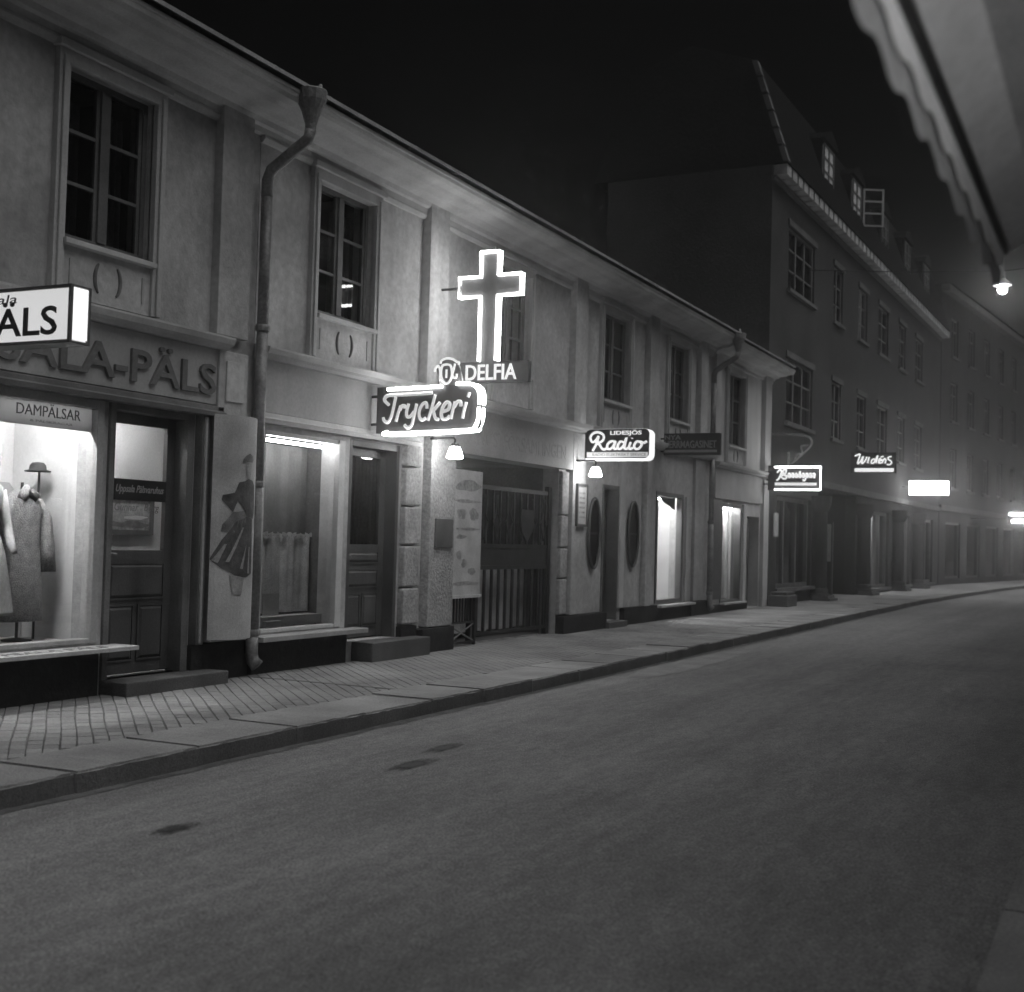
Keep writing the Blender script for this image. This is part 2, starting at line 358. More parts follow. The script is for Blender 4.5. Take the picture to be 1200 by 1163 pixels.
def field_moulding(parent, x0, x1):
    return MB().prism([(F+0.02,5.79),(F-0.03,5.80),(F-0.055,5.84),(F-0.055,5.865),(F+0.02,5.875)], 'X', x0, x1).build('moulding', 'moulding', parent)
def string_course(parent, x0, x1, y=F, z=3.48, mat='moulding'):
    return MB().prism([(y+0.02,z),(y-0.10,z),(y-0.12,z+0.03),(y-0.17,z+0.05),(y-0.19,z+0.10),(y-0.19,z+0.12),(y+0.02,z+0.155)], 'X', x0, x1).build('string_course', mat, parent)
def drainpipe(parent, x, top_y, mat='zinc'):
    z = 6.08
    hp = MB().lathe([(0.055,-0.34),(0.06,-0.25),(0.10,-0.12),(0.155,0.0),(0.165,0.10),(0.16,0.11),(0.14,0.10),(0.10,-0.02),(0.02,-0.1)], (x, top_y, z+0.06), 14).build('drainpipe', mat, parent, smooth=False)
    MB().tube([(x+0.05, top_y, z+0.14), (x+0.16, top_y+0.02, z+0.20), (x+0.20, top_y+0.03, z+0.30)], [0.03,0.035,0.02], 8).build('spout', mat, hp, smooth=True)
    MB().tube([(x, top_y, z-0.24), (x, top_y+0.03, z-0.34), (x, F-0.17, z-0.62), (x, F-0.13, z-0.72), (x, F-0.13, z-0.9)], 0.062, 12).build('elbow', mat, hp, smooth=True)
    zz = z-0.88
    for a in (3.75, 2.1, 0.55):
        MB().tube([(x, F-0.13, zz), (x, F-0.13, a)], 0.06 if a != 0.55 else 0.068, 12).build('pipe', mat, hp, smooth=True); zz = a + 0.03
        MB().lathe([(0.072,0),(0.078,0.02),(0.078,0.05),(0.072,0.07)], (x, F-0.13, a), 12).build('collar', mat, hp)
    MB().tube([(x, F-0.13, 0.58), (x, F-0.13, 0.36), (x, F-0.15, 0.29), (x+0.01, F-0.20, 0.24)], [0.066,0.066,0.068,0.074], 12).build('shoe', mat, hp, smooth=True)
def leaf_door(parent, x0, x1, z0, z1, y, glass, panels, mat, name='door'):
    """door leaf built round a glazed opening, panels raised"""
    m = MB(); ga, gb, gc, gd = glass
    m.box(x0, ga, y, y+0.05, z0, z1).box(gb, x1, y, y+0.05, z0, z1).box(ga, gb, y, y+0.05, z0, gc).box(ga, gb, y, y+0.05, gd, z1)
    d = m.build(name, mat, parent, bevel=0.004)
    MB().quad((ga,y+0.02,gc),(gb,y+0.02,gc),(gb,y+0.02,gd),(ga,y+0.02,gd)).build('pane', 'glass', d, fix=False)
    for a, b, c, e in panels:
        MB().add([(a,y-0.001,c),(b,y-0.001,c),(b,y-0.001,e),(a,y-0.001,e),(a+.03,y-0.022,c+.03),(b-.03,y-0.022,c+.03),(b-.03,y-0.022,e-.03),(a+.03,y-0.022,e-.03)],
                 [(4,5,6,7),(0,1,5,4),(1,2,6,5),(2,3,7,6),(3,0,4,7)]).build('door_panel', mat, d)
        f = MB(); t = 0.018
        f.box(a-t, b+t, y-0.014, y-0.002, c-t, c).box(a-t, b+t, y-0.014, y-0.002, e, e+t).box(a-t, a, y-0.014, y-0.002, c, e).box(b, b+t, y-0.014, y-0.002, c, e)
        f.build('panel_moulding', mat, d)
    return d

# ================================================================== SETTING
KL = [(-12, 5.80), (40, 5.76), (47, 5.55), (53, 5.27), (60, 4.95), (72, 3.9), (90, 1.8), (130, -5.5)]      # kerb line, left side
def kerb_y(x):
    for (a, b), (c, d) in zip(KL, KL[1:]):
        if a <= x <= c: return b + (d-b)*(x-a)/(c-a)
    return KL[-1][1]
road = MB().grid(lambda u, v: (-90 + 330*u, -90 + 180*v, 0.0), 40, 24).build('road', 'asphalt', None, fix=False); tag(road, 'dark worn asphalt roadway running up the street', 'road', kind='structure')
def blob(cx, cy, rx, ry, z, seed, n=22):
    rg = random.Random(seed); ph = [rg.uniform(0, 6.28) for _ in range(4)]
    return [(cx + rx*(1 + .16*math.sin(2*a+ph[0]) + .1*math.sin(5*a+ph[1]))*math.cos(a), cy + ry*(1 + .16*math.sin(3*a+ph[2]) + .08*math.sin(7*a+ph[3]))*math.sin(a), z) for a in [2*math.pi*k/n for k in range(n)]]
for i, (cx, cy, rx, ry, mt) in enumerate([(5.55, 4.66, .24, .09, 'oil_spot'), (8.0, 4.60, .34, .12, 'oil_spot'), (8.75, 4.78, .36, .10, 'oil_spot'), (17.0, 5.40, 2.3, .30, 'asphalt_patch')]):
    p = blob(cx, cy, rx, ry, 0.004, i); MB().add(p, [tuple(range(len(p)))]).build('repair_patch' if mt != 'oil_spot' else 'oil_spot', mt, road, fix=False)
gd = MB(); gx = [-4 + .35*k for k in range(180)]
for a, b in zip(gx, gx[1:]): gd.quad((a, kerb_y(a)-.05-.05*abs(math.sin(a*1.7)+.5*math.sin(a*5.1)), .004), (b, kerb_y(b)-.05-.05*abs(math.sin(b*1.7)+.5*math.sin(b*5.1)), .004), (b, kerb_y(b)+.05, .004), (a, kerb_y(a)+.05, .004))
gd.build('gutter_dirt', 'tar', road, fix=False)
pv = MB(); xs = [-12 + 1.0*k for k in range(0, 26+12)] + [26, 30, 35, 40, 43, 47, 50, 53, 56, 60, 66, 72, 80, 90, 110, 130]
for a, b in zip(xs, xs[1:]):
    if b <= a: continue
    pv.quad((a, kerb_y(a)+0.70, 0.118), (b, kerb_y(b)+0.70, 0.118), (b, 12.0, 0.118), (a, 12.0, 0.118))
pave = pv.build('pavement', 'paving_joint', None, fix=False); tag(pave, 'stone paved pavement along the shop fronts', 'pavement', kind='structure')
fp = MB(); fx = [25.0, 30, 35, 40, 43, 47, 50, 53, 56, 60, 66, 72, 80, 90, 110, 130]
for a, b in zip(fx, fx[1:]): fp.quad((a, kerb_y(a)+0.71, 0.129), (b, kerb_y(b)+0.71, 0.129), (b, 9.2, 0.129), (a, 9.2, 0.129))
fp.build('paving_surface', 'paving_brick', pave, fix=False)
# granite kerb flags, one by one
me_flag = None
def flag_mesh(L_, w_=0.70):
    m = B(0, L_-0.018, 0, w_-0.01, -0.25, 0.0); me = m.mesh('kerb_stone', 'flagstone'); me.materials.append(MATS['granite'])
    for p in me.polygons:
        if p.normal.y < -0.5: p.material_index = 1  # front face darker: shade put into its colour, along with road grime
    bm = bmesh.new(); bm.from_mesh(me); bmesh.ops.bevel(bm, geom=[e for e in bm.edges if all(v.co.z > -0.1 for v in e.verts)], offset=0.014, segments=2, affect='EDGES'); bmesh.ops.subdivide_edges(bm, edges=[e for e in bm.edges if abs(e.verts[0].co.x - e.verts[1].co.x) > .5], cuts=12, use_grid_fill=True)
    for v in bm.verts:
        if v.co.z > -.1 and .02 < v.co.x < L_-.03: v.co += Vector((0, random.uniform(-.005, .005), random.uniform(-.004, .003)))
    bm.to_mesh(me); bm.free(); return me
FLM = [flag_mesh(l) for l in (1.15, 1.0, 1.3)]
x = -3.5; k = 0
seq = [1, 0, 2]
x = 4.80
while x > -4: x -= 1.15
while x < 75:
    ix = random.choice((0, 1, 2)) if x > 8 else 0
    L_ = (1.15, 1.0, 1.3)[ix]; y0, y1 = kerb_y(x), kerb_y(x+L_)
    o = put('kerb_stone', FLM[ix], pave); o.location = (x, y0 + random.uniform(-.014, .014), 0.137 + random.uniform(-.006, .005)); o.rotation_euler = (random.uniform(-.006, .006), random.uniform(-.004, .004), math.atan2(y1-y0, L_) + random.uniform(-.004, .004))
    x += L_ * math.cos(math.atan2(y1-y0, L_))
# setts laid on the diagonal, the nearest as single stones
SX, SY = 0.108, 0.170
def sett_mesh(sc):
    m = MB(); a, b = (SX-0.008)/2*sc, (SY-0.006)/2*sc
    m.add([(-a,-b,-.03),(a,-b,-.03),(a,b,-.03),(-a,b,-.03),(-a,-b,-.006),(a,-b,-.006),(a,b,-.006),(-a,b,-.006),(-a+.004,-b+.003,0),(a-.004,-b+.003,0),(a-.004,b-.003,0),(-a+.004,b-.003,0)],
          [(0,1,5,4),(1,2,6,5),(2,3,7,6),(3,0,4,7),(4,5,9,8),(5,6,10,9),(6,7,11,10),(7,4,8,11),(8,9,10,11)])
    return m
SM = [sett_mesh(q).mesh('sett', 'paving_brick') for q in (1.0, 0.98, 1.01)]
rest = MB(); proto = sett_mesh(1.0)
spots = []
q = math.sqrt(.5); A45 = -math.pi/4
for i in range(-10, 260):
    off = random.uniform(-.02, .02)
    for j in range(-110, 160):
        px_, py_ = 5.0 + i*SX*q + (j*SY+off)*q, 7.5 - i*SX*q + (j*SY+off)*q
        if 4.6 < px_ < 25.0 and 6.44 < py_ < 8.55:
            spots.append((px_ + .006*math.sin(py_*5+i), py_ + random.uniform(-.002, .002), 0.1262 + random.uniform(-.0012, .0012)))
C45, S45 = math.cos(A45), math.sin(A45)
vis = [s for s in spots if s[0] > 5.75 and s[1] < 8.15]; vis.sort(key=lambda s: s[0]**2 + s[1]**2); near = set(vis[:300])
for s in spots:
    if s in near:
        o = put('sett', random.choice(SM), pave); o.location = s; o.rotation_euler = (random.uniform(-.008, .008), random.uniform(-.015, .015), A45 + random.uniform(-.012, .012))
    else:
        rest.add([(a*C45 - b*S45 + s[0], a*S45 + b*C45 + s[1], c+s[2]) for a, b, c in proto.v], proto.f)
B(10.86, 10.92, 6.46, 8.2, .10, .1285).build('drain_channel', 'paving_joint', pave)
rs = rest.build('sett_field', 'paving_brick', pave, fix=False); rs['kind'] = 'stuff'
# near-side pavement under the camera
np_ = MB(); 
for a, b in ((-12, 20), (20, 45), (45, 60)):
    sh = lambda q: 0.47 if q <= 45 else 0.47 - (q-45)*0.05
    np_.add([(a, sh(a)-.30, .13), (b, sh(b)-.30, .13), (b, -2.2, .13), (a, -2.2, .13)], [(3,2,1,0)])
npv = np_.build('pavement', 'flagstone', None, fix=False); tag(npv, 'strip of pavement on the near side of the street', 'pavement', kind='structure')
x = -8.0
while x < 45:
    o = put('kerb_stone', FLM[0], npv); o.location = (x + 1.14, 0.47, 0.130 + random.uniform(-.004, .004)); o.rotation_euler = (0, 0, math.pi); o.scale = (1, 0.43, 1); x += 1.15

# ================================================================== HOUSE 1 : fur shop
h1 = thing('shop_house', 'two storey plastered house with the fur shop on its ground floor', 'house', (7.9, F, 0.13))
W1 = (8.19, 9.30, 4.14, 5.66)
op1 = [W1, (4.6, 8.78, .60, 2.78), (8.86, 10.02, .25, 2.80), (5.0, 6.1, 4.14, 5.66)]
wall_mesh(4.2, 10.95, 0.0, 6.20, op1, back=F+8).build('wall', 'plaster_grey', h1, fix=False)
surround(h1, *W1, 3.64); casement(h1, *W1)
surround(h1, 5.0, 6.1, 4.14, 5.66, 3.64); casement(h1, 5.0, 6.1, 4.14, 5.66)
pilaster(h1, 10.22, 10.72, 3.62, 6.0, 'plaster_grey', 0.10)
pilaster(h1, 10.24, 10.70, 0.52, 3.46, 'plaster_grey', 0.13)
B(10.34, 10.62, F-0.150, F-0.12, 2.95, 3.36).build('moulding', 'plaster', h1, bevel=0.005)
pilaster(h1, 6.45, 6.95, 3.62, 6.0, 'plaster_grey')
field_moulding(h1, 6.95, 10.22); field_moulding(h1, 4.2, 6.45)
cornice(h1, 4.2, 10.95); roof(h1, 4.2, 10.95)
string_course(h1, 4.2, 10.34, F-0.06, 3.46)
fb = B(4.2, 10.30, F-0.10, F+0.01, 2.90, 3.455).build('signboard', 'signboard_paint', h1, bevel=0.006); fb['label'] = 'painted board with faded raised shop letters'
lettering('UPPSALA-PÄLS', (6.45, 10.20, 2.985, 3.36), onY(F-0.10), 'letter_paint', fb, bold=0.012, depth=0.03)
MB().prism([(F+0.02,2.78),(F-0.16,2.78),(F-0.17,2.82),(F-0.13,2.84),(F-0.13,2.88),(F-0.09,2.895),(F+0.02,2.895)], 'X', 4.2, 10.33).build('moulding', 'door_wood_light', h1)
B(4.2, 8.80, F-0.05, F+0.02, 0.05, 0.53).build('plinth', 'black_plinth', h1, bevel=0.01)
B(10.05, 10.95, F-0.06, F+0.02, 0.05, 0.50).build('plinth', 'black_plinth', h1, bevel=0.01)
# shop window 1
sw = MB().box(8.70, 8.78, F-0.03, F+0.10, .60, 2.78).box(4.6, 8.70, F-0.03, F+0.10, 2.70, 2.78).box(4.6, 8.70, F-0.02, F+0.10, .60, .64).build('shop_window', 'window_white', h1, bevel=0.005)
MB().quad((4.6,F+.03,.64),(8.70,F+.03,.64),(8.70,F+.03,2.70),(4.6,F+.03,2.70)).build('pane', 'glass', sw, fix=False)
room('display_box', 4.5, 8.84, F+0.29, F+1.15, .58, 2.95, 'display_white', sw)
B(4.5, 8.84, F+0.102, F+1.1, .54, .60).build('display_floor', 'display_white', sw)
for xx in (5.6, 6.65, 7.7, 8.42): B(xx-.006, xx+.006, F+1.135, F+1.149, .6, 2.9).build('panel_joint', 'display_grey', sw)
B(4.6, 8.70, F+0.045, F+0.06, 2.49, 2.70).build('header_glass', 'frosted', sw)
lettering('DAMPÄLSAR', (7.83, 8.56, 2.575, 2.69), onY(F+0.045), 'ink', sw, bold=0.0, depth=0.003)
lettering('& PÄLSKRAGAR', (7.98, 8.47, 2.522, 2.548), onY(F+0.045), 'letter_paint', sw, depth=0.002)
for xx in (5.0, 6.3, 7.6):
    MB().tube([(xx, F+0.20, 2.73), (xx+1.05, F+0.20, 2.73)], 0.022, 8).build('lamp_tube', 'shop_tube', sw)
sl = B(4.2, 9.04, F-0.30, F+0.0, .535, .575).build('window_ledge', 'linen_sill', h1, bevel=0.006)
lettering('UPPSALA PÄLS', (7.35, 8.80, F-0.25, F-0.08), lambda u, v, d: (u + (v-F)*0.3, v, 0.5755 + d), 'letter_paint', sl, bold=0.01, depth=0.002)
# door 1
df = MB().box(8.86, 8.93, F-0.03, F+0.16, .25, 2.80).box(9.92, 10.02, F-0.03, F+0.16, .25, 2.80).box(8.93, 9.92, F-0.03, F+0.16, 2.72, 2.80).build('door_frame', 'door_wood_light', h1, bevel=0.005)
B(10.06, 10.17, F-0.10, F+0.01, .50, 2.78).build('jamb', 'door_wood_light', h1, bevel=0.008)
B(10.075, 10.11, F-0.125, F-0.10, .52, 2.76).build('moulding', 'signboard_paint', h1, bevel=0.006)
d1 = leaf_door(h1, 8.93, 9.92, .27, 2.72, F+0.12, (9.05, 9.80, 1.43, 2.62), [(9.06, 9.79, .98, 1.30), (9.06, 9.38, .40, .90), (9.47, 9.79, .40, .90)], 'door_wood')
bd = B(9.05, 9.80, F+0.118, F+0.135, 1.90, 2.10).build('name_strip', 'sign_black', d1)
lettering('Uppsala Pälsvaruhus', (9.10, 9.75, 1.955, 2.045), onY(F+0.118), 'sign_letter_dull', bd, bold=0.012, depth=0.002, shear=0.25)
lettering('Gunnar', (9.10, 9.42, 1.80, 1.875), onY(F+0.125), 'letter_paint', d1, depth=0.002, shear=0.25)
lettering('Berg', (9.50, 9.70, 1.785, 1.875), onY(F+0.125), 'letter_paint', d1, depth=0.002, shear=0.25)
MB().tube([(8.99, F+0.12, 1.40), (8.99, F+0.05, 1.40), (9.08, F+0.05, 1.39)], 0.013, 8).build('handle', 'zinc', d1, smooth=True)
B(8.86, 10.30, F-0.33, F+0.14, 0.05, 0.25).build('step', 'step_stone', h1, bevel=0.012)
room('shop_room', 8.86, 10.94, F+0.29, F+1.0, .13, 3.0, 'display_white', h1)
MB().tube([(9.1, F+0.45, 2.92), (10.1, F+0.45, 2.92)], 0.0115, 8).build('lamp_tube', 'shop_tube', h1)
drainpipe(h1, 10.92, F-0.66)

# ================================================================== HOUSE 2 : printer, chapel gate, radio shop
h2 = thing('shop_house', 'long two storey pale house with printing shop, gateway and radio shop', 'house', (19.1, F, 0.13))
W2 = [(12.02, 13.22, 4.14, 5.67), (16.55, 17.75, 4.14, 5.67), (20.77, 22.10, 4.14, 5.70), (24.33, 25.55, 4.14, 5.70)]
GND = [(11.22, 12.74, .55, 2.74), (12.86, 14.02, .36, 2.78), (15.36, 19.05, .119, 2.80), (20.97, 21.70, .24, 2.65), (23.80, 25.48, .45, 2.66)]
wall_mesh(10.96, 27.30, 0.0, 6.20, W2 + GND, back=F+8).build('wall', 'plaster', h2, fix=False)
for i, wv in enumerate(W2):
    surround(h2, *wv, 3.64, ornament=(i != 1)); casement(h2, *wv, curtains=((1,), (0, 1), (0, 1), (0,))[i])
for a, b in ((14.45, 14.95), (19.35, 19.85), (22.99, 23.49), (26.2, 26.7)): pilaster(h2, a, b)
for a, b in ((10.96, 14.45), (14.95, 19.35), (19.85, 22.99), (23.49, 26.2), (26.7, 27.3)): field_moulding(h2, a, b)
cornice(h2, 10.952, 27.295); roof(h2, 10.955, 27.295)
for a, b in ((10.96, 14.42), (19.9, 27.28)): string_course(h2, a, b, F-0.02, 3.48)
fb2 = B(10.97, 14.40, F-0.055, F+0.01, 2.92, 3.478).build('signboard', 'signboard_paint', h2, bevel=0.005)
MB().prism([(F+0.02,2.80),(F-0.10,2.80),(F-0.11,2.85),(F-0.07,2.87),(F-0.055,2.918),(F+0.02,2.918)], 'X', 10.97, 14.40).build('moulding', 'moulding', h2)
B(11.02, 12.84, F-0.05, F+0.02, 0.05, .47).build('plinth', 'black_plinth', h2, bevel=0.01)
B(11.0, 13.05, F-0.22, F+0.0, .475, .53).build('window_ledge', 'signboard_paint', h2, bevel=0.006)
sw2 = MB().box(12.62, 12.74, F-0.02, F+0.24, .55, 2.74).box(11.22, 12.62, F+0.0, F+0.12, 2.69, 2.74).box(11.22, 12.62, F-0.01, F+0.12, .55, .59).build('shop_window', 'jamb_white', h2, bevel=0.005)
MB().quad((11.22,F+.05,.59),(12.62,F+.05,.59),(12.62,F+.05,2.69),(11.22,F+.05,2.69)).build('pane', 'glass', sw2, fix=False)
room('display_box', 11.05, 12.72, F+0.29, F+1.0, .50, 2.85, 'room_wall', sw2)
MB().grid(lambda u, v: (11.1 + 1.56*u, F+0.46 + 0.006*math.sin(u*40), 1.60 + 1.05*v), 24, 3).build('blind', 'blind_dark', sw2, fix=False)
curtain_sheet(11.1, 12.66, F+0.40, .72, 1.60, 11, 0.018).build('curtain', 'curtain', sw2, smooth=True, fix=False)
MB().grid(lambda u, v: (11.1 + 1.58*u, F+0.38 + 0.015*math.sin(u*110), 1.585 + 0.05*v + 0.012*math.sin(u*90)), 90, 2).build('curtain_heading', 'jamb_white', sw2, smooth=True, fix=False)
MB().tube([(11.1, F+0.40, 1.60), (12.66, F+0.40, 1.60)], 0.010, 8).build('curtain_rail', 'zinc', sw2)
B(11.23, 12.61, F+0.16, F+0.36, .595, .70).build('display_ledge', 'display_white', sw2)
MB().tube([(11.25, F+0.10, 2.645), (12.56, F+0.10, 2.645)], 0.018, 8).build('lamp_tube', 'tube_light', sw2)
# door 2
df2 = MB().box(12.86, 12.93, F+0.0, F+0.20, .36, 2.78).box(13.95, 14.02, F+0.0, F+0.20, .36, 2.78).box(12.93, 13.95, F+0.0, F+0.20, 2.70, 2.78).build('door_frame', 'door_wood', h2, bevel=0.005)
d2 = leaf_door(h2, 12.93, 13.95, .38, 2.70, F+0.16, (13.06, 13.82, 1.52, 2.60), [(13.08, 13.80, 1.30, 1.42), (13.08, 13.80, 1.00, 1.20), (13.08, 13.40, .52, .90), (13.48, 13.80, .52, .90)], 'door_wood')
curtain_sheet(13.04, 13.84, F+0.24, 1.45, 2.65, 14, 0.010).build('curtain', 'curtain_dark', d2, smooth=True, fix=False)
MB().tube([(13.0, F+0.16, 1.38), (13.0, F+0.09, 1.38), (13.10, F+0.09, 1.37)], 0.013, 8).build('handle', 'zinc', d2, smooth=True)
B(13.03, 14.42, F-0.30, F+0.18, 0.05, .355).build('step', 'step_stone', h2, bevel=0.012)
room('room', 12.8, 14.1, F+0.29, F+1.4, .3, 2.9, 'room_dark', h2)
# rough quoins, pillar, portal
for (a, b) in ((14.06, 14.44),):
    zq = [.50, .98, 1.52, 2.02, 2.52, 2.86]
    for c, d in zip(zq, zq[1:]): B(a, b, F-0.09, F+0.01, c+0.012, d-0.012).build('quoin', 'stucco_rough', h2, bevel=0.02)
B(14.05, 14.46, F-0.07, F+0.01, .05, .49).build('plinth', 'black_plinth', h2, bevel=0.01)
pl_ = B(14.62, 15.30, F-0.13, F+0.02, .45, 3.46).build('pillar', 'stucco_rough', h2, bevel=0.012)
B(14.47, 15.34, F-0.15, F+0.02, .05, .44).build('plinth', 'black_plinth', h2, bevel=0.012)
string_course(h2, 14.43, 19.62, F-0.13, 3.44)
pf = B(15.31, 19.44, F-0.12, F+0.01, 2.80, 3.435).build('signboard', 'signboard_paint', h2, bevel=0.006)
lettering('PINGSTFÖRSAMLINGEN', (15.7, 19.05, 2.95, 3.22), onY(F-0.12), 'letter_faint', pf, depth=0.004)
zq = [.42, 1.02, 1.52, 2.05, 2.78]
for c, d in zip(zq, zq[1:]): B(19.06, 19.34, F-0.07, F+0.01, c+0.012, d-0.012).build('quoin', 'stucco_rough', h2, bevel=0.02)
B(19.35, 19.90, F-0.13, F+0.02, .42, 3.43).build('pillar', 'plaster', h2, bevel=0.012)
B(19.06, 20.95, F-0.15, F+0.02, .05, .41).build('plinth', 'black_plinth', h2, bevel=0.012)
room('passage', 15.3, 19.1, F+0.29, F+5.5, .125, 2.82, 'room_wall', h2)
# radio shop door and window
MB().box(20.97, 21.03, F-0.02, F+0.2, .24, 2.65).box(21.66, 21.70, F-0.04, F+0.2, .24, 2.65).box(21.03, 21.66, F-0.02, F+0.2, 2.58, 2.65).build('door_frame', 'door_wood_light', h2)
leaf_door(h2, 21.03, 21.66, .26, 2.58, F+0.18, (21.12, 21.57, 1.45, 2.45), [(21.12, 21.57, .85, 1.3), (21.12, 21.57, .38, .75)], 'door_wood')
room('room', 20.9, 21.8, F+0.29, F+1.4, .2, 2.75, 'room_dark', h2)
B(20.90, 21.80, F-0.22, F+0.19, .05, .235).build('step', 'granite', h2, bevel=0.01)
B(21.74, 21.98, F-0.06, F+0.01, .45, 3.45).build('jamb', 'plaster_pale', h2, bevel=0.008)
B(21.95, 23.78, F-0.09, F+0.02, .05, .44).build('plinth', 'black_plinth', h2, bevel=0.01)
B(22.99, 23.30, F-0.11, F+0.01, .44, 3.45).build('pillar', 'plaster', h2, bevel=0.01)
sw3 = MB().box(23.80, 23.90, F-0.02, F+0.2, .45, 2.66).box(25.36, 25.48, F-0.02, F+0.10, .45, 2.66).box(23.9, 25.36, F-0.02, F+0.12, 2.58, 2.66).box(23.9, 25.36, F-0.02, F+0.12, .45, .52).build('shop_window', 'door_wood', h2, bevel=0.004)
MB().quad((23.9,F+.05,.52),(25.36,F+.05,.52),(25.36,F+.05,2.58),(23.9,F+.05,2.58)).build('pane', 'glass', sw3, fix=False)
room('display_box', 23.7, 25.6, F+0.29, F+1.1, .45, 2.75, 'display_white', sw3)
B(23.75, 25.0, F+1.05, F+1.095, 1.72, 1.80).build('display_shelf', 'display_grey', sw3)
MB().tube([(23.95, F+0.24, 2.54), (25.3, F+0.24, 2.54)], 0.022, 8).build('lamp_tube', 'shop_tube', sw3)
MB().tube([(24.0, F+0.45, 2.50), (24.5, F+0.45, 2.50)], 0.03, 8).build('lamp_tube', 'shop_tube', sw3)
MB().prism([(24.3, 2.58), (25.36, 2.58), (25.36, 2.34), (25.2, 2.36), (25.0, 2.42), (24.8, 2.45), (24.6, 2.50)], 'Y', F+0.13, F+0.15).build('valance', 'curtain_dark', sw3)
B(23.78, 25.95, F-0.18, F+0.0, .38, .43).build('window_ledge', 'linen_sill', h2, bevel=0.006)
B(23.80, 25.90, F-0.06, F+0.02, .05, .375).build('plinth', 'black_plinth', h2, bevel=0.01)
B(25.6, 25.72, F-0.05, F+0.01, .44, 2.62).build('jamb', 'plaster_pale', h2, bevel=0.006)
B(26.1, 26.75, F-0.07, F+0.02, .44, 3.45).build('pillar', 'plaster_grey', h2, bevel=0.01)
B(25.92, 27.25, F-0.09, F+0.02, .05, .43).build('plinth', 'black_plinth', h2, bevel=0.01)
drainpipe(h2, 27.05, F-0.66)

# ================================================================== HOUSE 3 : corner house
h3 = thing('shop_house', 'short two storey end house between the drainpipe and the brick building', 'house', (29.7, F, 0.13))
W3 = (28.50, 29.90, 3.95, 5.64); dz3 = -0.06
wall_mesh(27.31, 32.15, 0.0, 6.12, [W3, (28.22, 29.86, .32, 2.60), (30.42, 31.55, .14, 2.36)], back=F+8).build('wall', 'plaster_pale', h3, fix=False)
casement(h3, *W3); surround(h3, *W3, 3.55)
pilaster(h3, 27.35, 27.75, 3.5, 5.92, 'plaster_pale', 0.10); pilaster(h3, 31.55, 32.12, 3.5, 5.92, 'plaster_pale', 0.12); pilaster(h3, 31.62, 32.10, .13, 3.3, 'plaster_pale', 0.10)
cornice(h3, 27.305, 32.45, dz=dz3); roof(h3, 27.305, 32.24, dz3)
string_course(h3, 27.32, 32.1, F-0.05, 3.36)
B(27.5, 31.55, F-0.08, F+0.01, 2.68, 3.35).build('signboard', 'signboard_paint', h3, bevel=0.006)
B(27.32, 28.2, F-0.04, F+0.01, .42, 2.66).build('jamb', 'door_wood', h3)
B(27.32, 30.40, F-0.05, F+0.02, .05, .30).build('plinth', 'black_plinth', h3, bevel=0.01)
B(28.2, 30.1, F-0.14, F+0.0, .285, .325).build('window_ledge', 'linen_sill', h3)
sw4 = MB().box(28.22, 28.32, F-0.02, F+0.2, .32, 2.60).box(29.76, 29.86, F-0.02, F+0.2, .32, 2.60).box(28.32, 29.76, F-0.02, F+0.12, 2.52, 2.60).box(28.32, 29.76, F-0.02, F+0.12, .32, .38).build('shop_window', 'door_wood', h3)
MB().quad((28.32,F+.05,.38),(29.76,F+.05,.38),(29.76,F+.05,2.52),(28.32,F+.05,2.52)).build('pane', 'glass', sw4, fix=False)
room('display_box', 28.1, 30.0, F+0.29, F+1.0, .3, 2.7, 'display_white', sw4)
curtain_sheet(28.2, 29.9, F+0.34, .38, 2.52, 9, 0.03).build('curtain', 'curtain', sw4, smooth=True, fix=False)
MB().tube([(28.4, F+0.18, 2.50), (29.7, F+0.18, 2.50)], 0.02, 8).build('lamp_tube', 'shop_tube', sw4)
B(29.95, 30.15, F-0.06, F+0.01, .32, 2.62).build('jamb', 'plaster_pale', h3, bevel=0.006)
leaf_door(h3, 30.45, 31.52, .16, 2.33, F+0.25, (30.58, 31.4, 1.1, 2.2), [(30.58, 31.4, .3, .95)], 'door_wood')
room('room', 30.3, 31.7, F+0.29, F+1.5, .14, 2.5, 'room_dark', h3)

# ================================================================== BRICK BUILDING (built in its own axes: x along the facade, y into the house)
def open_wall(x0, x1, z0, z1, ops, depth=0.35, back=4.6): return wall_mesh(x0, x1, z0, z1, ops, y=0.0, depth=depth, back=back)
bb = thing('brick_building', 'tall dark brick building with dentilled eaves and dormer windows', 'building', (32.26, 8.42, 0.0), rot=-math.atan(0.0218))
BW = [(1.7, 4.55), (6.95, 8.2), (10.5, 11.9), (13.8, 15.6), (17.65, 19.1), (21.3, 23.0)]
ROWS = [(5.0, 6.75), (8.6, 10.3)]
BG = [(0.75, 4.7, .55, 3.0), (5.5, 10.6, .125, 3.35), (12.6, 16.3, .3, 3.0), (18.0, 20.6, .3, 3.0), (22.2, 26.3, .3, 3.0)]
open_wall(0.0, 27.8, 0.0, 11.49, [(a, b, c, d) for a, b in BW for c, d in ROWS] + BG).build('wall', 'brick_plain', bb, fix=False)
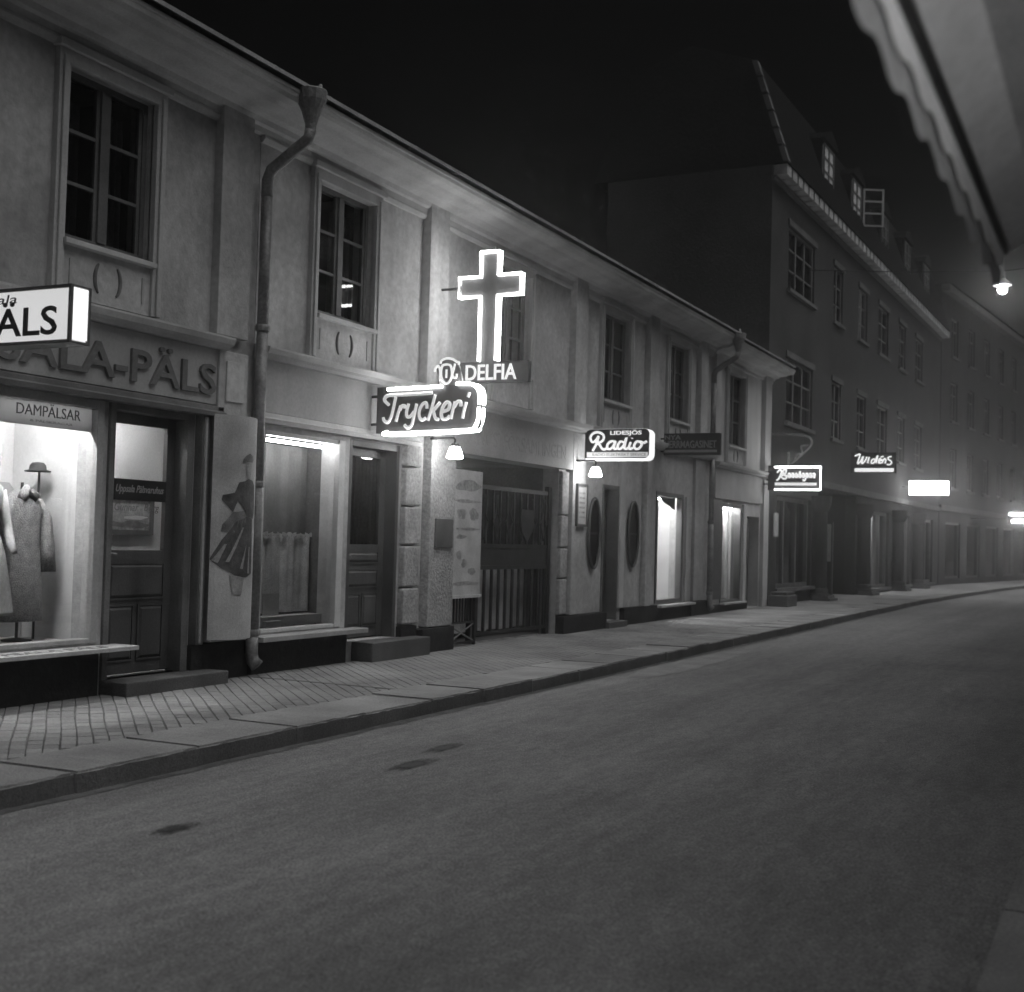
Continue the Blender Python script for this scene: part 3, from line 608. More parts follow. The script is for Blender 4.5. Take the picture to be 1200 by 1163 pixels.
for ri, (c, d) in enumerate(ROWS):
    for wi, (a, b) in enumerate(BW):
        nx = 3 if wi == 0 else 2; nz = 3; y = 0.10; fr = MB(); t = 0.07
        fr.box(a, a+t, y-.04, y+.05, c, d).box(b-t, b, y-.04, y+.05, c, d).box(a+t, b-t, y-.04, y+.05, c, c+t).box(a+t, b-t, y-.04, y+.05, d-t, d)
        for k in range(1, nx): q = a + (b-a)*k/nx; fr.box(q-.05, q+.05, y-.035, y+.05, c+t, d-t)
        for k in range(1, nz): q = c + (d-c)*k/nz; fr.box(a+t, b-t, y-.02, y+.03, q-.02, q+.02)
        f = fr.build('window', 'window_dull', bb)
        for i in range(nx):
            for j in range(nz):
                xa, xb = a + (b-a)*i/nx + .05, a + (b-a)*(i+1)/nx - .05; za, zb = c + (d-c)*j/nz + .03, c + (d-c)*(j+1)/nz - .03
                MB().quad((xa,y,za),(xb,y,za),(xb,y,zb),(xa,y,zb)).build('pane', 'glass', f, fix=False)
        lit = {(1, 2): 'lit_curtain', (0, 4): 'lit_curtain'}.get((ri, wi))
        curtain_sheet(a, (a+b)/2 + (.1 if lit else .3), y+.22, c, d, 5, .03).build('curtain', lit or 'curtain_dark', f, smooth=True, fix=False)
        room('room', a-.1, b+.1, .36, 1.6, c-.1, d+.1, 'room_dark', f)
        B(a-.12, b+.12, -.05, .02, d+.002, d+.16).build('lintel', 'brick_trim', f); B(a-.10, b+.10, -.09, .06, c-.10, c-.002).build('sill', 'brick_trim', f)
MB().prism([(.02,11.08),(-.04,11.09),(-.06,11.14),(-.10,11.16),(-.10,11.20),(.02,11.21)], 'X', -0.02, 27.82).build('cornice', 'brick_trim', bb)
x = 0.08
dm = B(0, .43, -.36, .02, 11.23, 11.50).mesh('dentil', 'dentil_paint')
while x < 27.5:
    o = put('dentil', dm, bb); o.location = (x, 0, 0); x += 0.58
MS = [(-.40, 11.505), (.50, 14.30), (2.3, 14.95), (4.1, 14.30), (5.0, 11.505)]
rf = MB().prism(MS, 'X', 0.0, 27.8).build('roof', 'roof_tile', bb)
for k in range(6):      # pale verge stones up the steep gable edge
    q0, q1 = k/6 + .01, (k+1)/6 - .02
    MB().prism([(-.44 + .90*q0, 11.51 + 2.8*q0), (-.44 + .90*q1, 11.51 + 2.8*q1), (-.30 + .90*q1, 11.51 + 2.8*q1), (-.30 + .90*q0, 11.51 + 2.8*q0)], 'X', -.10, .16).build('verge_stone', 'brick_trim', bb)
def dormer(u, lit):
    y0 = -0.02; m = MB()
    m.box(u, u+1.5, y0, y0+1.6, 12.2, 13.62)
    dmr = m.build('dormer', 'roof_tile', bb)
    MB().prism([(u-.15, 13.62), (u+1.65, 13.62), (u+1.5, 13.82), (u+.75, 14.05), (u, 13.82)], 'Y', y0-.12, y0+1.7).build('dormer_roof', 'roof_tile', dmr)
    B(u+.15, u+1.35, y0-.03, y0-.006, 12.35, 13.5).build('curtain', lit, dmr)
    fr = MB()
    for q in (u+.12, u+.72, u+1.32): fr.box(q, q+.06, y0-.07, y0-.032, 12.3, 13.55)
    for q in (12.3, 12.72, 13.12, 13.5): fr.box(u+.18, u+1.32, y0-.065, y0-.033, q, q+.045)
    fr.build('window_frame', 'window_dull', dmr)
    return dmr
for u, l in ((5.0, 'lit_curtain_dim'), (8.9, 'lit_curtain_dim'), (13.5, 'curtain_dark'), (18.0, 'curtain_dark'), (22.5, 'curtain_dark')): dd = dormer(u, l)
oc = MB(); ang = R(-60)      # casement standing open
def ocp(s, z, t): return (10.42 + s*math.cos(ang) - t*math.sin(ang), -0.11 + s*math.sin(ang) + t*math.cos(ang), z)
def obar(s0, s1, z0, z1): oc.add([ocp(s, z, t) for z in (z0, z1) for s, t in ((s0, 0), (s1, 0), (s1, .05), (s0, .05))], [(0,1,2,3),(4,7,6,5),(0,4,5,1),(1,5,6,2),(2,6,7,3),(3,7,4,0)])
obar(0, .06, 12.3, 13.55); obar(.64, .70, 12.3, 13.55)
for q in (12.3, 12.71, 13.11, 13.5): obar(.06, .64, q, q+.05)
oc.build('open_casement', 'jamb_white', bb)
# brick building ground floor
for u in (5.0, 11.1, 17.2, 21.4): 
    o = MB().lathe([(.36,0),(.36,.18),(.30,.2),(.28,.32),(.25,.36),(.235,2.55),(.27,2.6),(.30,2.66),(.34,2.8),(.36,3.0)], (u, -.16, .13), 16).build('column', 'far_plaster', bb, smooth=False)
    B(u-.5, u+.5, -.62, -.12, .125, .20).build('column_step', 'granite', o); B(u-.42, u+.42, -.55, -.1, .20, .28).build('column_step', 'granite', o)
B(0.0, 27.8, -.10, .01, 3.42, 3.62).build('string_course', 'brick_trim', bb, bevel=.01)
B(0.02, .70, -.09, .01, .13, 3.40).build('pillar', 'far_plaster', bb)
for i, (a, b, c, d) in enumerate(BG):
    if i == 1:
        room('portal_recess', a-.05, b+.05, .351, 2.6, .126, 3.4, 'room_dark', bb)
        leaf_door(bb, 6.2, 7.6, .14, 2.6, 1.4, (6.4, 7.4, 1.2, 2.4), [(6.4, 7.4, .35, 1.05)], 'door_wood'); leaf_door(bb, 7.65, 9.0, .14, 2.6, 1.4, (7.85, 8.8, 1.2, 2.4), [(7.85, 8.8, .35, 1.05)], 'door_wood')
        continue
    f = MB()
    n = 3
    for k in range(n+1): q = a + (b-a-.1)*k/n; f.box(q, q+.1, .10, .2, c, d)
    f.box(a, b, .10, .19, c, c+.1).box(a, b, .10, .19, d-.12, d)
    sf = f.build('shop_window', 'door_wood_light', bb)
    for k in range(n): qa, qb = a + (b-a-.1)*k/n + .1, a + (b-a-.1)*(k+1)/n; MB().quad((qa,.15,c+.1),(qb,.15,c+.1),(qb,.15,d-.12),(qa,.15,d-.12)).build('pane', 'glass', sf, fix=False)
    room('display_box', a-.1, b+.1, .351, 1.3, c-.05, d+.1, 'room_wall' if i in (0, 4) else 'display_grey', sf)
    B(a-.05, b+.05, -.14, .05, c-.1, c-.005).build('window_ledge', 'brick_trim', sf)
    if i in (2, 3): MB().tube([(a+.3, .6, d-.2), (a+1.1, .6, d-.2)], .03, 8).build('lamp_tube', 'shop_tube', sf)
# further buildings round the bend
fb3 = thing('plaster_building', 'dark plastered building beyond the brick one, lost in haze', 'building', (60.1, 7.80, 0.0), rot=R(-6.5))
FW = [(1.8+3.4*k, 3.1+3.4*k, z, z+1.8) for k in range(11) for z in (4.6, 7.7, 10.7)]
FG = [(1.2+4.2*k, 4.0+4.2*k, .4, 3.0) for k in range(9)]
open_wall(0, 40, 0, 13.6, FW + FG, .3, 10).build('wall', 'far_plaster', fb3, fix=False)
for i, (a, b, c, d) in enumerate(FW):
    f = MB().box(a, a+.08, .08, .18, c, d).box(b-.08, b, .08, .18, c, d).box(a+.08, b-.08, .08, .18, c, c+.08).box(a+.08, b-.08, .08, .18, d-.08, d).box((a+b)/2-.05, (a+b)/2+.05, .07, .18, c+.08, d-.08).box(a+.08, b-.08, .1, .16, c+1.2, c+1.26).build('window', 'door_wood_light', fb3)
    MB().quad((a,.13,c),(b,.13,c),(b,.13,d),(a,.13,d)).build('pane', 'glass_dark', f, fix=False)
    B(a, b, .301, .32, c, d).build('blind', 'curtain_dark', f); B(a-.1, b+.1, -.1, .05, c-.12, c-.004).build('sill', 'brick_trim', f)
for i, (a, b, c, d) in enumerate(FG):
    f = MB().box(a, a+.1, .08, .18, c, d).box(b-.1, b, .08, .18, c, d).box(a+.1, b-.1, .08, .18, c, c+.1).box(a+.1, b-.1, .08, .18, d-.1, d).build('shop_window', 'door_wood', fb3)
    MB().quad((a,.13,c),(b,.13,c),(b,.13,d),(a,.13,d)).build('pane', 'glass_dark', f, fix=False); room('display_box', a-.1, b+.1, .301, 1.2, c-.05, d+.05, 'room_wall', f)
B(-.1, 40.1, -.35, .02, 13.4, 13.7).build('cornice', 'brick_trim', fb3); B(0, 40, -.1, .01, 3.5, 3.75).build('string_course', 'brick_trim', fb3)
MB().prism([(-.45, 13.71), (5, 14.9), (10.4, 13.71)], 'X', -.1, 40.1).build('roof', 'roof_tile', fb3)
# houses on the camera's side of the street
nh = thing('shop_house', 'plain house on the near side carrying the scalloped awning', 'house', (3, -1.75, 0))
NO = [(-2.4, 2.6, .6, 2.75), (3.2, 4.3, .14, 2.6), (6.0, 7.2, .9, 2.5), (-1.5, -.4, 4.2, 5.7), (2.0, 3.1, 4.2, 5.7), (6.0, 7.1, 4.2, 5.7)]
def near_wall(parent, x0, x1, z1, ops, mat):
    m = wall_mesh(x0, x1, 0, z1, ops, y=0, depth=.25, back=8)
    m.v = [(a, -1.75 - b, c) for a, b, c in m.v]; return m.build('wall', mat, parent, fix=False)
near_wall(nh, -4.5, 9.5, 6.6, NO, 'far_plaster')
for a, b, c, d in NO:
    y = -1.87; f = MB().box(a, a+.07, y-.05, y+.05, c, d).box(b-.07, b, y-.05, y+.05, c, d).box(a+.07, b-.07, y-.05, y+.05, c, c+.07).box(a+.07, b-.07, y-.05, y+.05, d-.07, d).box((a+b)/2-.04, (a+b)/2+.04, y-.04, y+.05, c+.07, d-.07).build('window' if c > .2 else 'door', 'door_wood', nh)
    MB().quad((a,y,c),(b,y,c),(b,y,d),(a,y,d)).build('pane', 'glass', f, fix=False)
    if b - a > 3: B(a-.1, b+.1, -2.60, -2.55, c-.1, d+.1).build('back_board', 'display_white', f); B(a-.1, b+.1, -2.549, -2.001, c-.1, c-.02).build('display_floor', 'display_white', f)
    else: B(a-.05, b+.05, -2.05, -2.001, c, d).build('blind', 'curtain_dark', f)
for xx in (-2.0, -.6, .8): MB().tube([(xx, -1.95, 2.60), (xx+1.1, -1.95, 2.60)], .022, 8).build('lamp_tube', 'shop_tube', nh)
B(-4.6, 9.6, -1.76, -1.4, 6.4, 6.62).build('cornice', 'moulding', nh); MB().prism([(-1.3, 6.63), (-5.7, 9.2), (-9.9, 6.63)], 'X', -4.6, 9.6).build('roof', 'roof_tin', nh)
nh2 = thing('plaster_building', 'tall plastered building on the near side further up the street', 'building', (30, -1.75, 0))
NO2 = [(11+3.2*k, 12.3+3.2*k, z, z+1.7) for k in range(11) for z in (1.0, 4.6, 8.0)]
near_wall(nh2, 9.55, 46, 11.2, NO2, 'far_plaster')
for a, b, c, d in NO2:
    y = -1.87; f = MB().box(a, a+.07, y-.05, y+.05, c, d).box(b-.07, b, y-.05, y+.05, c, d).box(a+.07, b-.07, y-.05, y+.05, c, c+.07).box(a+.07, b-.07, y-.05, y+.05, d-.07, d).build('window', 'window_white', nh2)
    MB().quad((a,y,c),(b,y,c),(b,y,d),(a,y,d)).build('pane', 'glass_dark', f, fix=False); B(a-.02, b+.02, -2.05, -2.001, c, d).build('blind', 'curtain_dark', f)
MB().prism([(-1.4, 11.21), (-6, 14.0), (-10, 11.21)], 'X', 9.5, 46.1).build('roof', 'roof_tile', nh2)

# ================================================================== SIGNS
def neon(strokes, X, r, mat, parent, name='neon_tube', n=6, smooth=True, seg=5):
    for s in strokes:
        p = [Vector((X, a, b)) for a, b in s]
        MB().tube(spline(p, seg) if smooth and len(p) > 2 else p, r, n).build(name, mat, parent, smooth=True)
def bracket(parent, X, y0, z, y1=F-0.02, r=0.018):
    MB().tube([(X, y0, z), (X, y1, z)], r, 8).build('bracket', 'iron', parent, smooth=True)
def round_rect(y0, y1, z0, z1, r, n=5, left_round=False):
    """outline in (y,z), rounded on its low-y (road) end"""
    P = [(y1, z0), (y1, z1)]
    P += [(y0 + r - r*math.sin(R(90*k/n)), z1 - r + r*math.cos(R(90*k/n))) for k in range(n+1)]
    P += [(y0 + r - r*math.cos(R(90*k/n)), z0 + r - r*math.sin(R(90*k/n))) for k in range(n+1)]
    return P
# illuminated fur sign
s1 = thing('light_box_sign', 'white illuminated box sign with black letters ÄLS over the fur shop', 'sign', (7.09, 8.3, 3.0))
B(7.005, 7.175, 7.05, 8.25, 3.005, 3.405).build('light_box', 'lightbox', s1)
B(7.008, 7.172, 7.036, 7.049, 3.02, 3.40).build('side_panel', 'lightbox_side', s1)
fr = MB()
for X0 in (6.985, 7.165):
    fr.box(X0, X0+.025, 7.03, 8.27, 3.395, 3.42).box(X0, X0+.025, 7.03, 8.27, 2.985, 3.01).box(X0, X0+.025, 7.03, 7.055, 3.01, 3.395)
fr.box(7.01, 7.165, 7.03, 8.27, 3.406, 3.419).box(7.01, 7.165, 7.03, 8.27, 2.986, 3.004)
fr.build('frame', 'sign_grey', s1)
lettering('PÄLS', (7.985, 7.175, 3.052, 3.318), onX(7.003), 'ink', s1, bold=0.015, depth=0.004)
lettering('Uppsala', (8.20, 7.60, 3.285, 3.375), onX(7.003), 'ink', s1, depth=0.003, shear=-0.25)
for z in (3.1, 3.32): bracket(s1, 7.09, 8.25, z)
# printer's neon
TRY = [[(8.054,3.204),(8.116,3.263),(8.088,3.314),(7.976,3.324),(7.769,3.325),(7.463,3.336)],[(7.961,3.304),(7.986,3.189),(8.019,3.062),(8.062,2.998),(8.115,3.018),(8.131,3.057)],[(7.89,3.194),(7.924,3.098),(7.95,3.003)],[(7.903,3.136),(7.875,3.187),(7.838,3.193),(7.83,3.161)],[(7.78,3.217),(7.806,3.122),(7.797,3.064),(7.753,3.063),(7.703,3.12)],[(7.67,3.214),(7.708,3.043),(7.734,2.955),(7.785,2.93),(7.83,2.962)],[(7.529,3.154),(7.539,3.218),(7.589,3.206),(7.63,3.131),(7.628,3.055),(7.59,3.016),(7.54,3.04)],[(7.419,3.316),(7.464,3.153),(7.51,3.008)],[(7.351,3.22),(7.442,3.127)],[(7.442,3.127),(7.41,3.038),(7.366,3.018)],[(7.312,3.112),(7.241,3.136),(7.222,3.198),(7.258,3.224),(7.307,3.175),(7.332,3.087),(7.309,3.024),(7.252,3.029),(7.217,3.06)],[(7.152,3.228),(7.183,3.109),(7.202,3.022)],[(7.164,3.159),(7.123,3.221),(7.081,3.226),(7.072,3.17)],[(7.003,3.218),(7.034,3.107),(7.046,3.026)],[(6.964,3.33),(6.983,3.274)]]
TRYB = [[(8.076,3.395),(7.329,3.411)],[(7.137,3.435),(6.953,3.429),(6.868,3.389),(6.831,3.314),(6.827,3.189)],[(6.833,3.152),(6.836,3.028),(6.881,2.929),(6.978,2.887),(8.049,2.856),(8.057,2.876)]]
EMB = [[(7.446,3.591),(7.435,3.631),(7.396,3.655),(7.371,3.603),(7.369,3.532),(7.361,3.477)],[(7.281,3.671),(7.338,3.658),(7.359,3.593),(7.345,3.501),(7.291,3.444),(7.24,3.468),(7.209,3.547),(7.229,3.649),(7.281,3.671)],[(7.285,3.61),(7.285,3.51)],[(7.368,3.679),(7.352,3.719),(7.284,3.742),(7.203,3.728),(7.151,3.696),(7.117,3.685),(7.127,3.66)],[(7.173,3.677),(7.188,3.607),(7.203,3.547),(7.185,3.511),(7.151,3.515),(7.147,3.555)]]
s2 = thing('neon_sign', 'neon sign reading Tryckeri in script with bright rounded border', 'sign', (13.24, 8.35, 2.85))
MB().prism(round_rect(6.83, 8.24, 2.865, 3.425, .13), 'X', 13.18, 13.235).build('board', 'sign_black', s2)
MB().prism([(7.10,3.425),(7.12,3.60),(7.18,3.72),(7.28,3.755),(7.38,3.70),(7.43,3.62),(7.38,3.426)], 'X', 13.19, 13.225).build('emblem_board', 'sign_grey', s2)
neon(TRY, 13.155, .021, 'neon_soft', s2, 'script_tube')
neon(TRYB, 13.150, .021, 'neon', s2, seg=4); neon(TRYB, 13.265, .021, 'neon', s2, seg=4)
neon(EMB, 13.165, .015, 'neon_emblem', s2, 'emblem_tube')
for z in (2.98, 3.32): bracket(s2, 13.24, 8.24, z)
# cross of the chapel
CROSS = [[(7.693,5.375),(7.427,5.375),(7.431,5.062),(7.101,5.066),(7.101,4.80),(7.431,4.797),(7.435,3.945)],[(7.687,3.943),(7.692,4.797),(8.006,4.794),(8.006,5.054),(7.690,5.054),(7.693,5.375)]]
s3 = thing('neon_sign', 'tall outlined neon cross standing above the chapel name board', 'sign', (14.78, 8.25, 3.66))
MB().prism([(7.67,3.92),(7.45,3.92),(7.45,4.82),(7.12,4.82),(7.12,5.045),(7.45,5.045),(7.45,5.355),(7.67,5.355),(7.67,5.035),(7.985,5.035),(7.985,4.815),(7.67,4.815)], 'X', 14.765, 14.80).build('cross_board', 'sign_grey', s3)
neon(CROSS, 14.745, .021, 'neon_cross', s3, smooth=False); neon(CROSS, 14.82, .021, 'neon_cross', s3, smooth=False)
B(14.74, 14.82, 6.96, 8.24, 3.655, 3.93).build('name_board', 'sign_grey', s3)
lettering('DELFIA', (7.86, 7.125, 3.69, 3.893), onX(14.735), 'neon_letter', s3, bold=0.012, depth=0.02)
lettering('FILA', (8.235, 7.895, 3.69, 3.893), onX(14.735), 'neon_letter', s3, bold=0.012, depth=0.02)
bracket(s3, 14.78, 7.985, 4.92, F-.1); 
# radio shop sign
RAD = [[(8.099,3.294),(8.12,3.36),(8.083,3.425),(7.995,3.451),(7.898,3.411),(7.884,3.34),(7.933,3.287),(8.003,3.276),(7.951,3.24),(7.911,3.18),(7.867,3.166),(7.823,3.186)],[(8.099,3.294),(8.06,3.288),(8.011,3.329),(7.974,3.382),(8.015,3.252),(8.076,3.14)],[(7.675,3.291),(7.75,3.297),(7.812,3.245),(7.81,3.18),(7.766,3.17),(7.71,3.214),(7.675,3.291),(7.7,3.203),(7.678,3.169),(7.635,3.188)],[(7.524,3.277),(7.587,3.29),(7.629,3.231),(7.622,3.176),(7.578,3.176),(7.523,3.236),(7.483,3.356),(7.514,3.201),(7.49,3.168),(7.447,3.187)],[(7.406,3.282),(7.433,3.201),(7.416,3.168),(7.367,3.186)],[(7.383,3.35),(7.385,3.338)],[(7.24,3.287),(7.301,3.287),(7.343,3.229),(7.323,3.171),(7.261,3.176),(7.216,3.234),(7.233,3.286),(7.177,3.266),(7.129,3.294)]]
s4 = thing('light_box_sign', 'rounded sign reading Radio in white script with glowing edge', 'sign', (19.85, 8.3, 2.98))
MB().prism(round_rect(7.085, 8.22, 2.985, 3.505, .10), 'X', 19.73, 19.95).build('light_box', 'lightbox_side', s4)
MB().prism(round_rect(7.10, 8.225, 3.02, 3.50, .08), 'X', 19.70, 19.729).build('face', 'sign_black', s4)
MB().prism(round_rect(7.10, 8.225, 3.02, 3.50, .08), 'X', 19.951, 19.975).build('face', 'sign_black', s4)
neon(RAD, 19.68, .021, 'neon_letter', s4, 'script_tube')
lettering('LIDESJÖS', (7.775, 7.225, 3.385, 3.485), onX(19.70), 'neon_letter', s4, bold=.02, depth=.012)
st = B(19.688, 19.6995, 7.11, 8.18, 3.035, 3.118).build('strip', 'lightbox_strip', s4)
lettering('RADIO ELEKTRISKT SERVICE', (8.08, 7.14, 3.055, 3.10), onX(19.688), 'letter_paint', st, depth=.002)
bracket(s4, 19.84, 8.2, 3.42); bracket(s4, 19.84, 8.2, 3.06)
# unlit store sign
s5 = thing('board_sign', 'unlit dark projecting store board with dull raised letters, right of the Radio sign', 'sign', (23.95, 8.3, 3.4))
B(23.90, 24.02, 7.165, 8.30, 3.375, 3.80).build('board', 'sign_black', s5, bevel=.006)
lettering('NYA', (8.28, 7.95, 3.675, 3.765), onX(23.90), 'sign_letter_dull', s5, bold=.01, depth=.015)
lettering('HERRMAGASINET', (8.28, 7.23, 3.51, 3.655), onX(23.90), 'sign_letter_dull', s5, bold=.01, depth=.015)
B(23.885, 23.899, 7.22, 8.28, 3.425, 3.475).build('strip', 'sign_letter_dull', s5)
bracket(s5, 23.96, 8.3, 3.7); bracket(s5, 23.96, 8.3, 3.45)
# sign on the end house
WAL = [[(7.955,3.476),(7.883,3.549),(7.852,3.476),(7.922,3.315),(7.974,3.293)],[(7.849,3.344),(7.794,3.534),(7.736,3.549),(7.749,3.461),(7.807,3.432),(7.718,3.389),(7.746,3.33),(7.82,3.337)]] + [[(7.688-.0872*k,3.359),(7.668-.0872*k,3.447),(7.639-.0872*k,3.447),(7.644-.0872*k,3.345)] for k in range(8)] + [[(7.237,3.346),(7.279,3.281),(7.316,3.317)],[(7.413,3.476),(7.37,3.506)]]
s6 = thing('neon_sign', 'neon sign with rectangular bright border on the end house, before the brick building', 'sign', (31.55, 8.3, 3.05))
B(31.52, 31.62, 6.86, 8.19, 3.04, 3.66).build('board', 'sign_black', s6)
for X in (31.495, 31.645): neon([[(8.02,3.62),(6.88,3.62),(6.88,3.06),(8.01,3.06)]], X, .02, 'neon', s6, smooth=False)
neon(WAL, 31.49, .024, 'neon_letter', s6, 'script_tube')
B(31.488, 31.519, 6.98, 8.01, 3.165, 3.235).build('strip', 'neon_letter', s6)
bracket(s6, 31.57, 8.19, 3.5); bracket(s6, 31.57, 8.19, 3.2)
s6b = thing('sign_bracket', 'wrought iron bracket above the neon sign of the end house', 'bracket', (32.6, 8.4, 4.0))
MB().tube(spline([Vector(p) for p in [(32.6, 8.42, 4.55), (32.6, 7.55, 4.50), (32.6, 7.35, 4.30), (32.6, 7.55, 4.05), (32.6, 7.9, 3.75)]], 5), .03, 6).build('arm', 'zinc', s6b, smooth=True)
MB().tube(spline([Vector(p) for p in [(32.6, 7.45, 4.25), (32.6, 7.62, 4.22), (32.6, 7.60, 4.05), (32.6, 7.75, 4.0), (32.6, 7.78, 3.85)]], 5), .025, 6).build('scroll', 'zinc', s6b, smooth=True)
MB().tube([(32.6, 7.95, 3.72), (32.6, 7.95, 4.08)], .03, 6).build('finial', 'zinc', s6b, smooth=True)
# Widens
WID = [[(7.897,4.567),(7.792,4.614),(7.733,4.614),(7.807,4.338),(7.71,4.411),(7.633,4.559),(7.682,4.337),(7.591,4.398),(7.514,4.545)],[(7.449,4.538),(7.498,4.344)],[(7.277,4.471),(7.355,4.457),(7.387,4.364),(7.327,4.337),(7.263,4.424),(7.188,4.584),(7.242,4.343)],[(7.158,4.397),(7.081,4.443),(7.121,4.483),(7.156,4.423),(7.151,4.35),(7.079,4.35)],[(7.096,4.53),(7.011,4.559)],[(7.029,4.463),(7.053,4.336)],[(7.035,4.41),(6.978,4.483),(6.938,4.449),(6.962,4.336)],[(6.767,4.552),(6.863,4.530),(6.862,4.465),(6.784,4.409),(6.77,4.340),(6.84,4.294),(6.915,4.310)]]
s7 = thing('neon_sign', 'small neon script sign reading Widéns over a glowing bar, on the brick building', 'sign', (41.05, 8.1, 4.0))
B(41.05, 41.15, 6.62, 8.02, 4.03, 4.68).build('board', 'sign_black', s7)
neon(WID, 41.02, .024, 'far_letter', s7, 'script_tube'); B(41.0, 41.049, 6.70, 7.89, 4.075, 4.185).build('strip', 'far_letter', s7)
bracket(s7, 41.1, 8.02, 4.3, 8.25)
s8 = thing('light_box_sign', 'plain white glowing box sign far down the street', 'sign', (51.1, 7.9, 3.78))
B(51.0, 51.25, 6.31, 7.74, 3.79, 4.315).build('light_box', 'far_sign', s8)
lettering('FOTO', (7.30, 6.60, 3.86, 4.06), onX(50.999), 'lightbox', s8, depth=.004); bracket(s8, 51.12, 7.7, 4.1, 8.05)
s9 = thing('neon_sign', 'two parallel bright tubes of a far sign at the bend', 'sign', (66, 6.9, 3.2))
B(66.05, 66.2, 4.1, 5.4, 3.02, 3.65).build('board', 'sign_black', s9)
MB().tube([(66, 5.315, 3.52), (66, 4.2, 3.535)], .04, 6).build('neon_tube', 'far_tube', s9); MB().tube([(66, 5.20, 3.19), (66, 4.2, 3.20)], .065, 6).build('neon_tube', 'far_tube', s9)
bracket(s9, 66.12, 5.4, 3.3, 7.1, .03)

# ================================================================== LAMPS
def wall_lamp(x, y, z, label, wall_y, glow='lamp_glass'):
    t = thing('wall_lamp', label, 'lamp', (x, wall_y, z), 'glowing lamps on short brackets')
    MB().tube([(x, wall_y, z+.17), (x, y+.02, z+.17), (x, y, z+.15), (x, y, z+.09)], .013, 8).build('arm', 'iron', t, smooth=True)
    MB().lathe([(.045,0),(.05,.01),(.05,.03),(.02,.035)], (x, wall_y + (-.02 if wall_y > 0 else .04), z+.15), 12).build('wall_plate', 'iron', t)
    MB().lathe([(.03,.10),(.05,.095),(.05,.055),(.04,.05)], (x, y, z), 14).build('holder', 'iron', t)
    MB().lathe([(.045,.055),(.065,.05),(.085,.0),(.105,-.06),(.11,-.085),(.09,-.10),(.04,-.105)], (x, y, z), 18).build('shade', glow, t, smooth=True)
wall_lamp(14.62, 7.93, 2.76, 'glowing bell lamp on bracket under the Tryckeri sign', F-.13)
wall_lamp(3.0, -0.95, 2.40, 'bell lamp under the near awning', -1.75, 'lamp_glass_dim')
wall_lamp(19.50, 7.94, 2.80, 'glowing bell lamp on bracket under the Radio sign', F-.13)
sl_ = thing('street_lamp', 'street lamp hung on a wire high over the road', 'lamp', (36.0, 3.15, 8.4))
MB().tube([(36.0, -1.75, 9.45), (36.0, 1.0, 9.25), (36.0, 3.15, 9.12), (36.0, 5.5, 9.25), (36.0, 8.36, 9.5)], .012, 6).build('wire', 'iron', sl_)
MB().lathe([(.03,.42),(.06,.40),(.07,.22),(.10,.18),(.24,.06),(.25,.03),(.2,.03)], (36.0, 3.15, 8.70), 16).build('shade', 'zinc', sl_)
MB().lathe([(.02,.06),(.10,.03),(.12,-.05),(.09,-.12),(.03,-.15)], (36.0, 3.15, 8.66), 14).build('bulb', 'street_bulb', sl_, smooth=True)

# ================================================================== GATE, POSTERS, CASES
gt = thing('iron_gate', 'dark iron gate with upright bars across the gateway', 'gate', (17.7, F+.1, .13))
gy = F + 0.12
for x in (16.30, 18.92): B(x-.05, x+.05, gy-.04, gy+.04, .13, 2.5).build('post', 'iron', gt)
for z0, z1 in ((.22, .27), (1.18, 1.24), (1.50, 1.56), (2.36, 2.42)): B(16.35, 18.87, gy-.02, gy+.02, z0, z1).build('rail', 'iron', gt)
B(16.35, 18.87, gy-.006, gy+.006, 1.242, 1.498).build('panel', 'iron', gt)
x = 16.48
while x < 18.85:
    B(x-.022, x+.022, gy-.017, gy+.017, .275, 1.178).build('bar', 'iron', gt); B(x-.014, x+.014, gy-.014, gy+.014, 1.562, 2.358).build('bar', 'iron', gt); x += 0.235
MB().prism([(18.05, 1.60), (18.24, 1.76), (18.30, 1.98), (18.26, 2.10), (17.84, 2.10), (17.80, 1.98), (17.86, 1.76)], 'Y', gy-.05, gy-.02).build('shield', 'iron', gt)
hd = thing('plank_hoarding', 'pale upright plank boards behind the iron gate', 'boards', (17.7, F+1.0, .13))
x = 16.2
while x < 19.0:
    B(x, x+.20, F+.55, F+.58, .2 + random.uniform(0, .04), 1.40 + random.uniform(-.05, .05)).build('plank', 'plank', hd); x += .212
B(16.2, 19.0, F+.581, F+.63, .4, .5).build('batten', 'plank', hd); B(16.2, 19.0, F+.581, F+.63, 1.1, 1.2).build('batten', 'plank', hd)
for k in range(6):
    cx = 16.62 + .42*k
    for sg in (-1, 1):
        MB().tube([(cx + sg*(.02 + .075*(1 - math.cos(R(a)))*(1 - a/620)), gy-.02, 1.62 + .62*a/400 + .07*math.sin(R(a))) for a in range(0, 401, 25)], .010, 6).build('scroll', 'iron', gt, smooth=True)
lf = thing('iron_gate', 'narrow lattice gate leaf beneath the tall pale poster', 'gate', (15.8, F, .13))
B(15.40, 15.44, F-.02, F+.02, .13, 2.6).build('post', 'iron', lf); B(16.18, 16.22, F-.02, F+.02, .13, 2.6).build('post', 'iron', lf)
for z in (.16, .44, .80): B(15.44, 16.18, F-.015, F+.015, z, z+.03).build('rail', 'iron', lf)
x = 15.50
while x < 16.15: B(x-.012, x+.012, F-.012, F+.012, .47, .80).build('bar', 'iron', lf); x += .085
for a, b in (((15.45, .19), (16.17, .43)), ((15.45, .43), (16.17, .19))): MB().tube([(a[0], F, a[1]), (b[0], F, b[1])], .011, 6).build('brace', 'zinc', lf)
